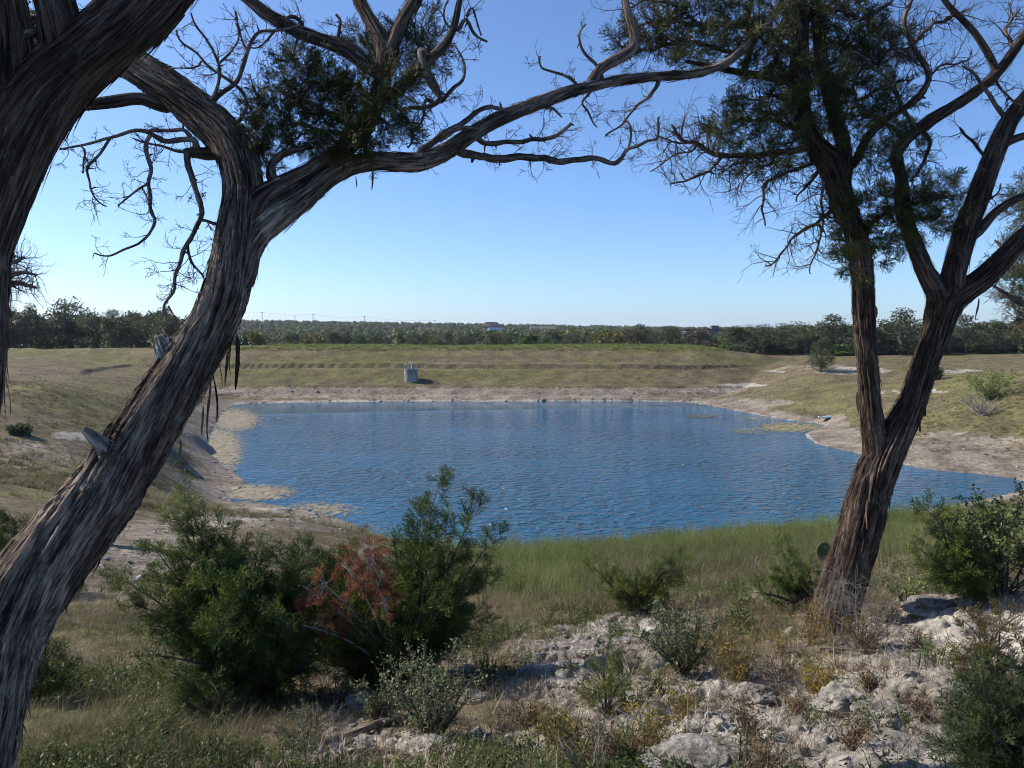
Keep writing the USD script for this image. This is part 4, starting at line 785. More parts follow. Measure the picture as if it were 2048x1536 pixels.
juniper_bush('small upright juniper just left of the forked trunk', (1612, 1215), [(1562, 1078, 0.0), (1530, 1150, 0.0), (1510, 1185, -0.1), (1600, 1120, 0.1), (1640, 1140, 0.1), (1580, 1160, -0.1), (1660, 1180, 0)], seed=65, dens=0.8, side=0.28, size=0.10)
juniper_bush('bright juniper on the right bank, leaning left beside a leafy shrub', (1960, 1195), [(1845, 1012, 0.0), (1830, 1092, -0.1), (1885, 1040, 0.1), (1900, 1100, -0.1), (1868, 1130, -0.2), (1930, 1060, 0.2), (1920, 1140, -0.2), (2000, 1030, 0.4), (1880, 1160, -0.2)], seed=66, dens=0.8, side=0.25, size=0.10)
juniper_bush('dark juniper in the bottom right corner, nearest of all', (2090, 1560), [(1960, 1330, -0.1), (1900, 1400, -0.1), (1920, 1470, -0.15), (2000, 1370, 0.0), (2040, 1340, 0.1), (1890, 1500, -0.2), (1960, 1440, -0.2), (2080, 1300, 0.1), (1990, 1480, -0.2), (2110, 1360, 0)], Y=2.75, mat='juniper', seed=67, dens=0.9, side=0.45, size=0.065, r=0.01)
juniper_bush('browning juniper on the rocks above the bottom right corner', (2010, 1420), [(1925, 1240, 0.0), (1960, 1220, 0.0), (2000, 1215, 0.1), (2040, 1230, 0.1), (1900, 1300, -0.05), (1940, 1290, -0.1), (2050, 1290, 0.1), (1985, 1270, 0)], Y=3.5, mat='juniper_brown', seed=68, dens=0.45, side=0.26, size=0.06, r=0.007, first=0.35)
juniper_bush('juniper at the left edge behind the leaning trunk', (-20, 1150), [(30, 1040, 0.0), (60, 1050, 0.2), (-20, 1010, 0.0), (10, 1080, -0.2), (50, 1090, 0), (-60, 1060, 0)], seed=69, dens=0.8, side=0.35, size=0.16, Y=9.5)
juniper_bush('small shaded juniper just right of the leaning trunk base', (70, 1400), [(110, 1290, 0.0), (130, 1320, 0.0), (60, 1280, 0.1), (120, 1360, -0.1), (40, 1340, 0)], seed=70, dens=0.8, side=0.4, size=0.11)
juniper_bush('low juniper sprig in front of the large dark bush', (440, 1440), [(335, 1340, -0.1), (370, 1375, -0.1), (420, 1360, 0), (400, 1410, -0.1), (460, 1390, 0)], seed=71, dens=0.7, side=0.3, size=0.09)
juniper_bush('thin young juniper standing on the pale ledge', (1212, 1425), [(1232, 1258, 0.0), (1190, 1330, 0.0), (1255, 1340, 0.0), (1170, 1375, 0), (1270, 1390, 0)], seed=72, dens=0.55, side=0.22, size=0.075, r=0.008)

def shrub(name, label, base_px, top_py, width_px, leaf_mat, n_stems, leaves, leaf, aspect, seed, stem_mat='bark_thin', Y=None, twigs=9, group=None, cat='shrub', low=0.25, lean=0.0, stem_r=0.006):
    """leafy shrub: stems fan out of the root, twigs carry small separate leaves."""
    rng = np.random.default_rng(seed)
    p0 = hit(*base_px) if Y is None else at(base_px[0], Y)
    H = (base_px[1] - top_py) * p0[1] / FPX; Wd = width_px * p0[1] / FPX / 2
    t = thing(name, label, cat, tuple(p0), group); h = Heap(); lf = Heap(); segs = []
    for i in range(n_stems):
        a_ = rng.uniform(0, 6.283); rad = Wd * math.sqrt(rng.uniform(0.02, 1))
        tip = p0 + [math.cos(a_) * rad + lean * H, math.sin(a_) * rad, H * rng.uniform(0.55, 1.0) * (1 - 0.35 * (rad / Wd) ** 2)]
        mid = p0 + (tip - p0) * 0.5 + rng.normal(0, 0.05 * H, 3); b_ = p0 + [rng.normal(0, 0.06 * Wd), rng.normal(0, 0.06 * Wd), -0.03]
        path = np.array([np.append(b_, stem_r), np.append(mid, stem_r * .6), np.append(tip, stem_r * .25)]); h.add(*tube(path, 4, H / 6)); d, s = dense(path, H / 12); segs.append(d[int(len(d) * low):, :3])
        for _ in range(twigs):
            k = rng.integers(int(len(d) * low), len(d)); v = unit(rng.normal(0, 1, 3) + [0, 0, 0.5]); L = H * rng.uniform(0.08, 0.26); q = d[k, :3]
            e = np.array([np.append(q, stem_r * .3), np.append(q + v * L * .5 + rng.normal(0, .08 * L, 3), stem_r * .22), np.append(q + v * L, 0.0008)]); h.add(*tube(e, 3, L)); segs.append(np.linspace(q, q + v * L, 6)[1:])
    obj('stem', h.mesh(), stem_mat, t, coord=h.coord())
    if leaves:
        for _ in range(leaves):
            sg = segs[rng.integers(len(segs))]; q = sg[rng.integers(len(sg))] + rng.normal(0, leaf * 0.35, 3)
            lf.add(*leaf_quad(q, unit(rng.normal(0, 1, 3) + [0, 0, 0.3]), rng.normal(0, 1, 3), leaf * rng.uniform(0.6, 1.3), leaf * aspect))
        obj('leaves', lf.mesh(), leaf_mat, t, kind='stuff')
    return t
shrub('leafy_shrub', 'grey green small leaved shrub in the centre foreground below the tall juniper', (865, 1475), 1262, 270, 'greyleaf', 26, 3600, 0.020, 0.22, 81, twigs=12)
shrub('leafy_shrub', 'grey green shrub beside the yellow weeds, right of the pale ledge', (1362, 1345), 1185, 170, 'greyleaf', 20, 2600, 0.024, 0.22, 82, twigs=12)
shrub('leafy_shrub', 'taller leafy shrub with bare pale stems on the right bank', (2010, 1185), 965, 210, 'greenleaf', 20, 3200, 0.034, 0.24, 83, twigs=12, low=0.4, stem_r=0.009)
shrub('leafy_shrub', 'wispy half bare grey shrub left of the fallen branches', (610, 1500), 1395, 170, 'greyleaf', 20, 900, 0.018, 0.2, 84, stem_mat='twig_grey', twigs=16, stem_r=0.0035)
shrub('leafy_shrub', 'low grey green shrub at the left foot of the central shrub', (755, 1440), 1330, 120, 'greyleaf', 14, 1500, 0.018, 0.22, 85, twigs=10)
shrub('leafy_shrub', 'low green shrub between the small juniper and the grey green shrub', (1480, 1270), 1165, 120, 'greenleaf', 12, 900, 0.026, 0.2, 86, twigs=10)
shrub('leafy_shrub', 'sparse green shrub right behind the forked trunk', (1810, 1200), 1120, 150, 'greenleaf', 14, 900, 0.028, 0.2, 87, twigs=10)
for k, (bx, by, ty, wd, n_, lab) in enumerate([(1478, 1362, 1185, 100, 900, 'tallest yellow leaved weed, right of the grey green shrub'), (1650, 1392, 1290, 110, 700, 'yellow leaved weed behind the dark boulder'), (1360, 1442, 1345, 110, 650, 'yellow leaved weed beside the pale rock edge'), (1130, 1500, 1400, 150, 700, 'yellow weed in brown stems at bottom centre'),
                                          (1620, 1290, 1180, 100, 420, 'thin yellow weed at the foot of the forked trunk'), (1730, 1300, 1200, 100, 380, 'thin yellow weed in front of the forked trunk'), (1300, 1490, 1390, 120, 420, 'yellow weed tangle left of the big pale rock')]):
    shrub('yellow_weed', lab, (bx, by), ty, wd, 'yellowleaf', 14, n_, 0.034, 0.10, 120 + k, stem_mat='dry_stem', twigs=8, cat='weed', low=0.2, stem_r=0.003)
for k, (bx, by, ty, wd, n_, lab) in enumerate([(1055, 1450, 1370, 130, 500, 'brown withered weed beside the central shrub'), (1500, 1470, 1370, 120, 500, 'brown withered weed on the pale rock'), (1255, 1520, 1425, 140, 600, 'brown withered weed at bottom centre'), (1520, 1560, 1440, 110, 450, 'brown withered weed at the bottom edge of the pale rock'),
                                          (1380, 1330, 1260, 120, 350, 'brown withered weed under the grey green shrub'), (1560, 1360, 1270, 110, 350, 'brown withered weed between the two yellow weeds'), (950, 1290, 1190, 110, 700, 'dark brown withered bush at the right foot of the tall juniper'), (1180, 1540, 1440, 140, 450, 'brown withered weed lowest in the centre')]):
    shrub('withered_weed', lab, (bx, by), ty, wd, 'brownleaf', 16, n_, 0.024, 0.13, 140 + k, stem_mat='dry_stem', twigs=8, cat='weed', low=0.2, stem_r=0.003)
shrub('bare_shrub', 'bare grey twiggy shrub in front of the forked trunk base', (1715, 1300), 1090, 190, 'brownleaf', 22, 160, 0.02, 0.2, 161, stem_mat='twig_grey', twigs=26, stem_r=0.0034)
shrub('bare_shrub', 'leafless branching stem in the bottom centre', (1185, 1560), 1390, 190, 'greyleaf', 7, 0, 0.02, 0.2, 162, stem_mat='twig_grey', twigs=14, stem_r=0.004)
shrub('bare_shrub', 'grey dead shrub on the far right slope', (1960, 830), 780, 100, 'oak_brown', 22, 600, 0.12, 0.2, 163, stem_mat='dead_wood', twigs=14, stem_r=0.03)
for k, (bx, by, ty, wd, mat, lab) in enumerate([(1975, 800, 725, 120, 'grass_green', 'pale green bush on the far right slope above the dead shrub'), (1872, 760, 728, 30, 'oak_leaf', 'tiny dark conifer sapling on the right slope'), (40, 870, 850, 40, 'oak_leaf', 'small dark bush on the left bank')]):
    shrub('leafy_shrub', lab, (bx, by), ty, wd, mat, 22, 2200, 0.16, 0.25, 170 + k, twigs=12, low=0.1, stem_r=0.02)

for k, (bx, by, ty, wd, kind, lab) in enumerate([(1420, 1330, 1250, 90, 'y', 'small yellowing weed left of the tallest yellow weed'), (1560, 1310, 1225, 90, 'y', 'small yellowing weed between the tallest one and the forked trunk'), (1590, 1425, 1375, 80, 'b', 'low brown weed tuft left of the dark boulder'), (1740, 1375, 1310, 90, 'b', 'low brown weed tuft upslope right of the dark boulder'),
                                                  (1830, 1300, 1245, 90, 'b', 'low brown weed below the right rock rim'), (1700, 1490, 1420, 110, 'b', 'brown weed tuft on the rock below the dark boulder'), (1850, 1440, 1370, 100, 'b', 'brown weed tuft left of the corner juniper'), (1230, 1340, 1280, 80, 'g', 'small green weed on the ledge'), (1440, 1290, 1220, 90, 'g', 'small green weed behind the tallest yellow weed'), (1780, 1240, 1180, 100, 'g', 'small green weed right of the forked trunk foot')]):
    shrub({'y': 'yellow_weed', 'b': 'withered_weed', 'g': 'green_weed'}[kind], lab, (bx, by), ty, wd, {'y': 'yellowleaf', 'b': 'brownleaf', 'g': 'greenleaf'}[kind], 16, 420, 0.026, 0.11, 180 + k, stem_mat='dry_stem', twigs=9, cat='weed', low=0.15, stem_r=0.0026)

def cactus(label, base_px, pads, seed):
    p0 = hit(*base_px); t = thing('prickly_pear', label, 'cactus', tuple(p0))
    for px, py, rpx, tilt in pads:
        s = trimesh.creation.icosphere(3, 1.0); v = np.array(s.vertices); v = v * np.array([0.72, 0.14, 1.0]); v[:, 0] *= 1 + 0.25 * v[:, 2]
        r_ = rpx * p0[1] / FPX; ca, sa = math.cos(tilt), math.sin(tilt)
        v = v * r_; v = np.stack([v[:, 0] * ca - v[:, 2] * sa, v[:, 1] + v[:, 0] * 0.3, v[:, 0] * sa + v[:, 2] * ca], 1) + P(px, py, p0[1])
        obj('pad', (v, s.faces), 'cactus', t, smooth=True)
cactus('prickly pear pads against the left side of the forked trunk', (1650, 1130), [(1648, 1106, 22, 0.1), (1662, 1128, 16, -0.4)], 1)
cactus('prickly pear pads on the rocks right of the thin young juniper', (1312, 1395), [(1316, 1368, 13, 0.3), (1302, 1384, 12, -0.5), (1326, 1386, 10, 0.6)], 2)

# ------------------------------------------------------------------ rocks
def rock(name, label, px, py, wpx, hpx, seed, Y=None, depth=0.8, flat=1.0, sub=5, rough=0.32, group=None, cat='rock'):
    p0 = hit(px, py) if Y is None else at(px, Y)
    s = trimesh.creation.icosphere(sub, 1.0); v = np.array(s.vertices); rng = np.random.default_rng(seed); o = rng.uniform(0, 50, 3)
    d = 1 + rough * 2 * (meshkit.fbm(v * 1.3 + o, 4, seed) - 0.5) * 1.6 - rough * 0.9 * np.clip(0.5 - meshkit.fbm(v * 5 + o, 3, seed + 1), 0, 1) + rough * 0.5 * (1 - np.abs(2 * meshkit.fbm(v * 3 + o, 3, seed + 2) - 1) - 0.7)
    v = v * d[:, None]; k = p0[1] / FPX
    v = v * np.array([wpx * k / 2, wpx * k / 2 * depth, hpx * k * 0.55])
    v[:, 2] = np.where(v[:, 2] > 0, v[:, 2], v[:, 2] * 0.5)
    a_ = rng.uniform(-0.5, 0.5); v = np.stack([v[:, 0] * math.cos(a_) - v[:, 1] * math.sin(a_), v[:, 0] * math.sin(a_) + v[:, 1] * math.cos(a_), v[:, 2]], 1)
    return obj(name, (v + p0 + [0, 0, -0.01], s.faces), 'limestone', smooth=35, label=label, cat=cat, group=group)
for k, (px, py, wp, hp, lab) in enumerate([(1688, 1408, 110, 62, 'dark pitted boulder on the pale rock near the right'), (1425, 1520, 250, 60, 'broad pale pitted rock at the bottom edge'), (1510, 1385, 90, 32, 'rounded rock behind the withered weed, left of the dark boulder'), (1300, 1440, 70, 62, 'pale rock face beside the yellow weed tangle'),
                                       (1235, 1288, 70, 30, 'grey block on the ledge in front of the small juniper'), (1120, 1262, 45, 22, 'small grey block at the grass edge of the ledge'), (1310, 1275, 70, 36, 'grey lump at the right end of the ledge'), (1090, 1345, 110, 18, 'long dark slab at the middle of the ledge'), (1170, 1300, 60, 16, 'flat pale slab at the top of the ledge'),
                                       (725, 1410, 70, 50, 'grey boulder in shade under the tall juniper'), (950, 1400, 80, 42, 'grey boulder at the right of the central shrub'), (270, 1490, 60, 16, 'low rock in the grass at lower left'), (1760, 1265, 110, 36, 'pale rock lip at the right of the forked trunk'), (1880, 1215, 130, 34, 'pale rock rim under the right juniper'),
                                       (1400, 1455, 60, 26, 'small knob at the rim of the broad pale rock'), (860, 1490, 90, 30, 'half buried rock under the central shrub'), (1820, 1500, 160, 40, 'pitted pale rock at lower right'), (1560, 1440, 140, 30, 'low pitted rock in the middle of the pale slope'), (1770, 1420, 110, 26, 'low rock right of the dark boulder'), (1850, 1330, 120, 26, 'weathered slab below the browning juniper'), (560, 1020, 40, 7, 'small white stone near the left beach')]):
    rock('limestone_rock', lab, px, py, wp, hp, 200 + k)
# loose stones and gravel nobody could count
def stone(seed):
    s = trimesh.creation.icosphere(1, 1.0); v = np.array(s.vertices); rng = np.random.default_rng(seed)
    v = v * rng.uniform(0.65, 1.25, (len(v), 1)) * np.array([1, rng.uniform(0.6, 0.9), rng.uniform(0.35, 0.6)]); return v, s.faces
STONES = [stone(s) for s in range(5)]
def sample(n, r0, r1, weight, th0=-36, th1=36, power=1.0):
    """n tries spread evenly in bearing and in the log of distance, kept by weight(x, y, z, cover, shore distance, px, py)."""
    t = np.radians(RNG.uniform(th0, th1, n)); r_ = np.exp(RNG.uniform(math.log(r0), math.log(r1), n)); x, y = r_ * np.sin(t), r_ * np.cos(t)
    q = _q(x, y); z, cv, sd_ = _rg(q), _rc(q), _rs(q); p = np.stack([x, y, z], 1); px, py = proj(p)
    keep = RNG.uniform(0, 1, n) < weight(x, y, z, cv, sd_, px, py)
    return p[keep], r_[keep], cv[keep]
def up_dirs(n, tilt): 
    d = RNG.normal(0, tilt, (n, 3)); d[:, 2] = 1; return d
def patchy(x, y, f, seed, lo=0.45, hi=0.6): return smooth01(lo, hi, meshkit.fbm(np.stack([x * f, y * f, 0 * x], -1), 3, seed))
p, r_, _ = sample(16000, 3, 60, lambda x, y, z, cv, sd_, px, py: (sd_ > 0) * np.clip(cv[:, 1] * 0.6 + cv[:, 2] * 0.55, 0, 1) * (0.25 + 0.75 * patchy(x, y, 0.9, 3)))
scatter('loose_stones', [(m, 'limestone') for m in STONES], p, up_dirs(len(p), 0.3), np.clip(RNG.lognormal(-4.2, 0.55, len(p)) * (0.55 + r_ / 9), 0.006, 0.14), label='pale loose limestone stones and gravel on the banks', cat='stones')
p, r_, _ = sample(9000, 85, 118, lambda x, y, z, cv, sd_, px, py: (sd_ > 0) * (z < 1.5) * (0.3 + 0.7 * (z < 0.2)), th0=-22, th1=22)
scatter('shore_stones', [(m, 'limestone') for m in STONES], p, up_dirs(len(p), 0.3), RNG.lognormal(-2.6, 0.5, len(p)), label='stones along the far waterline', cat='stones')

# ------------------------------------------------------------------ grass and low plants (nobody could count them)
TUFT = [tuft(s, 26, 0.24, 0.0019, 0.07, 0.6, 0.6) for s in (1, 2, 3)]
TALL = [forb(4, 9, 0.7, 16, 0.045)] + [tuft(k, 44, 0.75, 0.0022, 0.16, 0.25, 0.35) for k in (5, 6)]
LOW = [forb(s, 12, 0.13, 10, 0.024) for s in (7, 8)]
BIG = [tuft(s, 30, 0.45, 0.016, 0.30, 0.5, 0.4) for s in (9, 10)]
bare = lambda cv: np.clip(1 - 1.03 * cv[:, 1], 0, 1)
p, r_, cv = sample(30000, 2.6, 26, lambda x, y, z, cv, sd_, px, py: (sd_ > 0.2) * bare(cv) * (1 - 0.85 * cv[:, 2]) * (0.2 + 0.8 * patchy(x, y, 0.7, 11)) * 0.62)
scatter('dry_grass', [(m, 'grass_dry') for m in TUFT], p, up_dirs(len(p), 0.15), RNG.uniform(0.3, 0.85, len(p)) * np.clip(0.5 + r_ / 14, 0.5, 1.3), label='short dry tan grass on the near bank', cat='grass')
p, r_, cv = sample(26000, 2.6, 30, lambda x, y, z, cv, sd_, px, py: (sd_ > 0.2) * bare(cv) * np.clip(cv[:, 0] * 1.3, 0, 1) * (0.3 + 0.7 * patchy(x, y, 0.5, 12)))
scatter('green_grass', [(m, 'grass_mixed') for m in TUFT], p, up_dirs(len(p), 0.15), RNG.uniform(0.35, 0.9, len(p)) * np.clip(0.5 + r_ / 14, 0.5, 1.3), label='green and straw grass on the near bank', cat='grass')
WEED = [forb(4, 12, 0.6, 22, 0.035), forb(14, 9, 0.75, 26, 0.028)]
tallzone = [(1380, 1085, 420, 50, 1.0), (1090, 1130, 110, 60, 0.9), (1820, 1050, 150, 45, 0.8), (1500, 1130, 220, 30, 0.35)]
def clumpy(x, y): return 0.35 + 0.9 * meshkit.fbm(np.stack([x * 0.45, y * 0.45, 0 * x], -1), 3, 88)
for nm, lb, protos, n_, sd0, lo_ in (('tall_weeds', 'tall pale green weeds between the near bank and the pond', [(m, 'grass_green') for m in TALL[1:] + WEED], 12000, 13, 0.42), ('tall_weeds', 'straw and olive weeds mixed through the tall green weeds by the pond', [(m, 'grass_mixed') for m in TALL] + [(WEED[0], 'grass_dry')], 9000, 131, 0.52),
                                     ('tall_weeds', 'bushier bright green weed clumps among the tall weeds by the pond', [(m, 'greenleaf') for m in WEED], 13000, 132, 0.46)):
    p, r_, cv = sample(n_, 7.5, 36, lambda x, y, z, cv, sd_, px, py: (sd_ > -0.3) * blobs(px, py, tallzone) * (0.12 + 0.88 * patchy(x, y, 0.35, sd0, lo_, lo_ + 0.12)))
    scatter(nm, protos, p, up_dirs(len(p), 0.16), RNG.uniform(0.5, 1.1, len(p)) * clumpy(p[:, 0], p[:, 1]) * np.where(r_ > 20, 1.0, 0.72), label=lb, cat='weeds')
p, r_, cv = sample(34000, 2.8, 14, lambda x, y, z, cv, sd_, px, py: bare(cv) * (0.10 + 0.8 * cv[:, 0]) * patchy(x, y, 1.1, 14) * 0.68)
scatter('low_weeds', [(m, 'forb') for m in LOW], p, up_dirs(len(p), 0.2), RNG.uniform(0.6, 1.3, len(p)), label='low green broadleaf weeds in the near grass', cat='weeds')
p, r_, cv = sample(70000, 26, 119, lambda x, y, z, cv, sd_, px, py: (sd_ > 1.0) * np.clip(1 - cv[:, 1], 0, 1) * (1 - 0.8 * cv[:, 2]) * (0.35 + 0.65 * cv[:, 0]) * (z > 0.5) * (0.4 + 0.6 * patchy(x, y, 0.12, 15)))
scatter('bank_grass', [(m, k) for m in BIG for k in ('grass_mixed', 'grass_mixed', 'grass_dry')], p, up_dirs(len(p), 0.15), RNG.uniform(0.15, 0.5, len(p)) * (0.6 + 0.4 * (r_ < 70)), label='olive and brown grass over the far banks and dam', cat='grass')
p, r_, cv = sample(30000, 108, 118, lambda x, y, z, cv, sd_, px, py: (z > 5.45) * 0.25 * (x < 45), th0=-38, th1=22)
scatter('crest_grass', [(m, 'grass_green') for m in BIG], p, up_dirs(len(p), 0.15), RNG.uniform(0.35, 0.9, len(p)), label='greener grass along the crest of the dam', cat='grass')

LITTER = [tuft(s, 14, 0.16, 0.0016, 0.08, 3.0, 0.1) for s in (21, 22)]
p, r_, cv = sample(9000, 2.6, 12, lambda x, y, z, cv, sd_, px, py: (0.2 + 0.8 * patchy(x, y, 1.6, 19)) * (px > 600) * 0.35)
scatter('dry_litter', [(m, k) for m in LITTER for k in ('dry_stem', 'grass_dry', 'dead_wood')], p + [0, 0, 0.012], up_dirs(len(p), 0.25), RNG.uniform(0.5, 1.3, len(p)), label='dry stems and litter lying over the pale rock', cat='litter')
# floating algae
def mat_look(name, lo, hi, scale, cut):
    look(name, {'w': ('attribute', {'attribute': 'cover'}), 'sw': ('separate_color', {}), 'pos': ('geometry', {}), 'm': ('mapping', {'scale': (1.0, 0.55, 1.0)}),
                'n': ('noise_texture', {'scale': scale, 'detail': 9.0, 'roughness': 0.72}), 'n2': ('noise_texture', {'scale': 1.7, 'detail': 5.0}), 'add': ('math', {'math_type': 'add'}),
                'mr': ('map_range', {'range_type': 'smoothstep', 'from_min': cut, 'from_max': cut + 0.16}), 'r': ('rgb_ramp', {'ramp': [(0.3, lo), (0.7, hi)]}),
                'p': ('principled_bsdf', {'roughness': 0.7, 'specular_ior_level': 0.3}), 't': ('transparent_bsdf', {}), 'mx': ('mix_closure', {})},
         [('w.color', 'sw.color'), ('pos.position', 'm.vector'), ('m.vector', 'n.vector'), ('pos.position', 'n2.vector'), ('sw.r', 'add.value1'), ('n.fac', 'add.value2'), ('add.value', 'mr.value'), ('mr.result', 'mx.fac'),
          ('n2.fac', 'r.fac'), ('r.color', 'p.base_color'), ('t.BSDF', 'mx.closure1'), ('p.BSDF', 'mx.closure2')], surface='mx.closure')
mat_look('algae_tan', (0.10, 0.085, 0.055), (0.23, 0.195, 0.13), 3.5, 0.99)
mat_look('algae_olive', (0.12, 0.105, 0.045), (0.24, 0.21, 0.10), 2.5, 0.95)
mat_look('algae_dark', (0.05, 0.042, 0.03), (0.11, 0.09, 0.06), 2.5, 0.97)
def algae(mat, label, zones, step, full=0.6):
    X_, Y_ = np.meshgrid(np.arange(bx0, bx1, step), np.arange(by0, min(by1, 96), step))
    px, py = proj(np.stack([X_, Y_, 0 * X_], -1)); w_ = blobs(px, py, zones); w_[shore_dist(X_, Y_) > 0.3] = 0
    nx = X_.shape[1]; q = w_ > 0.12; cell = q[:-1, :-1] & q[1:, :-1] & q[:-1, 1:] & q[1:, 1:]
    i_, j_ = np.nonzero(cell); a_ = i_ * nx + j_; f = np.vstack([np.stack([a_, a_ + 1, a_ + nx + 1], 1), np.stack([a_, a_ + nx + 1, a_ + nx], 1)])
    used, inv = np.unique(f, return_inverse=True); v = np.stack([X_, Y_, np.full(X_.shape, 0.008)], -1).reshape(-1, 3)[used]
    obj('floating_algae', (v, inv.reshape(-1, 3)), mat, smooth=True, label=label, cat='algae', kind='stuff', extra={'cover': np.repeat(full * w_.reshape(-1, 1)[used], 3, 1)})
algae('algae_tan', 'tan floating weed in the shallows along the left shore', [(435, 900, 75, 75, 1.0), (505, 985, 120, 24, 1.0), (470, 840, 70, 34, 1.0), (640, 1020, 120, 24, 0.9), (740, 1058, 70, 24, 0.75), (540, 940, 80, 45, 0.6), (520, 880, 60, 50, 0.6)], 0.35, 0.68)
algae('algae_olive', 'yellow green algae mat filling the shallow right cove', [(1580, 855, 100, 15, 1.0), (1500, 862, 70, 10, 0.85), (1520, 838, 70, 12, 0.8)], 0.35)
algae('algae_dark', 'oval dark weed patch in the water near the right cove', [(1402, 833, 52, 6, 1.0)], 0.25)

# ------------------------------------------------------------------ fallen branches
for k, (pts, r0, r1, lab) in enumerate([([(640, 1495), (700, 1475), (765, 1452), (830, 1442), (890, 1418)], 10, 7, 'long grey fallen branch running left from the central shrub'), ([(668, 1532), (720, 1508), (770, 1505), (815, 1518)], 8, 5, 'curved fallen branch at the bottom edge, upper of a pair'),
                                        ([(660, 1550), (720, 1532), (780, 1525), (830, 1522)], 9, 5, 'curved fallen branch at the bottom edge, lower of a pair'), ([(420, 1510), (470, 1485), (520, 1490)], 5, 3, 'thin fallen branch in the grass at lower left'), ([(1640, 1300), (1700, 1302), (1760, 1308)], 4, 3, 'thin pale stick lying right of the forked trunk')]):
    q = np.array([hit(a_, b_) for a_, b_ in pts]); rad = np.linspace(r0, r1, len(q)) * q[:, 1] / FPX
    h = Heap(); path = np.column_stack([q + np.array([0, 0, 1.0]) * rad[:, None] * 0.8, rad]); v, f, c_ = tube(path, 14, 0.012, ridge=0.004, flute=0.15, seed=300 + k); h.add(v, f, c_)
    twigs_along(h, path, 5, 0.12, np.random.default_rng(k), depth=1)
    obj('fallen_branch', h.mesh(), 'bark_grey', smooth=True, coord=h.coord(), label=lab, cat='branch')

# ------------------------------------------------------------------ far trees
def far_tree(path, mat, H, W, seed, clumps=26, per=85, leaf=0.30, trunk_h=0.2, conic=False, trunk=True, narrow=1.0):
    """a prototype tree under /World/<class>: trunk with limbs, crown of leaf clumps; root at the origin."""
    rng = np.random.default_rng(seed)
    stage.CreateClassPrim(path)
    h = Heap(); lf = Heap(); tr = H * 0.028
    h.add(*tube(np.array([[0, 0, -0.4, tr * 1.3], [rng.normal(0, .1), rng.normal(0, .1), H * trunk_h, tr], [rng.normal(0, .3), rng.normal(0, .3), H * 0.7, tr * 0.35]]), 6, H / 8))
    for i in range(clumps):
        a_ = rng.uniform(0, 6.283); u = rng.uniform(0, 1); zc = H * (trunk_h * 0.75 + (0.93 - trunk_h * 0.75) * u)
        prof = (1 - u) ** 0.7 if conic else math.sqrt(max(0.06, 1 - (2 * (u - 0.42)) ** 2 * 0.85))
        rad = W / 2 * prof * math.sqrt(rng.uniform(0.05, 1)) * 0.85
        c0 = np.array([math.cos(a_) * rad, math.sin(a_) * rad, zc]); cr = W * rng.uniform(0.10, 0.19) * narrow
        h.add(*tube(np.array([[0, 0, H * trunk_h * rng.uniform(0.5, 1.3), tr * 0.45], np.append(c0 * [0.55, 0.55, 0.9], tr * 0.3), np.append(c0, tr * 0.12)]), 4, H / 6))
        for _ in range(per):
            d = unit(rng.normal(0, 1, 3)); q = c0 + d * cr * rng.uniform(0.3, 1.1) * np.array([1.15, 1.15, 0.75])
            lf.add(*leaf_quad(q, unit(d + rng.normal(0, .6, 3)), rng.normal(0, 1, 3), leaf * rng.uniform(0.6, 1.3), leaf * 0.3))
    usdkit.mesh(stage, path + '/trunk', h.mesh(), LOOK['bark_oak'])
    usdkit.mesh(stage, path + '/crown', lf.mesh(), LOOK[mat])
    return path
OAKS = [far_tree(f'/World/class_oak_{k}', 'oak_leaf', 6.5, 6.0, 400 + k) for k in range(4)]
GREENS = [far_tree(f'/World/class_green_{k}', 'oak_green', 6.0, 5.0, 420 + k) for k in range(2)]
YELS = [far_tree(f'/World/class_yellow_{k}', 'oak_yellow', 3.6, 4.6, 430 + k, trunk_h=0.12) for k in range(2)]
BRNS = [far_tree('/World/class_brown', 'oak_brown', 4.5, 4.8, 440, per=100, trunk_h=0.12)]
SCRUB = [far_tree(f'/World/class_scrub_{k}', 'oak_leaf', 3.0, 4.0, 460 + k, trunk_h=0.06) for k in range(2)]
BRIGHT = [far_tree('/World/class_bright', 'bright_green', 2.6, 2.8, 450, trunk_h=0.08)]
def plant(kind, src, px, top_py, Y, wpx, label, group=None, base_dz=0.0, H0=None):
    p0 = at(px, Y); H = P(px, top_py, Y)[2] - p0[2]; Wd = wpx * Y / FPX; h0, w0 = H0
    if H < 0.8: return
    copy_of(src, kind, label, 'tree', p0 + [0, 0, base_dz], rotz=RNG.uniform(0, 360), scale=(Wd / w0, Wd / w0, H / h0 / 0.97), group=group)
rt = np.random.default_rng(77)
# left woodland
for k, (px, ty, wd) in enumerate([(20, 612, 60), (62, 606, 55), (140, 598, 95), (228, 622, 70), (300, 640, 70), (350, 645, 60)]):
    lab = ['dark round tree at the left end of the woodland, next to the near trunk', 'slim tree poking above the left woodland', 'tallest rounded tree above the left woodland', 'rounded dark crown right of the tallest left tree', 'low dark tree just left of the leaning trunk knob', 'dark tree touching the leaning trunk at the woodland edge'][k]
    plant('oak_tree', OAKS[k % 4], px, ty, 131 + 2 * (k % 3), wd, lab, H0=(6.5, 6.0))
for k in range(46):
    px = -90 + 500 * rt.uniform(); plant('oak_tree', OAKS[k % 4] if k % 5 else GREENS[k % 2], px, 628 + rt.uniform(-10, 16), rt.uniform(122, 150), rt.uniform(60, 100), 'dark evergreen tree in the dense woodland behind the left end of the dam', 'woodland trees behind the left end of the dam', H0=(6.5, 6.0))
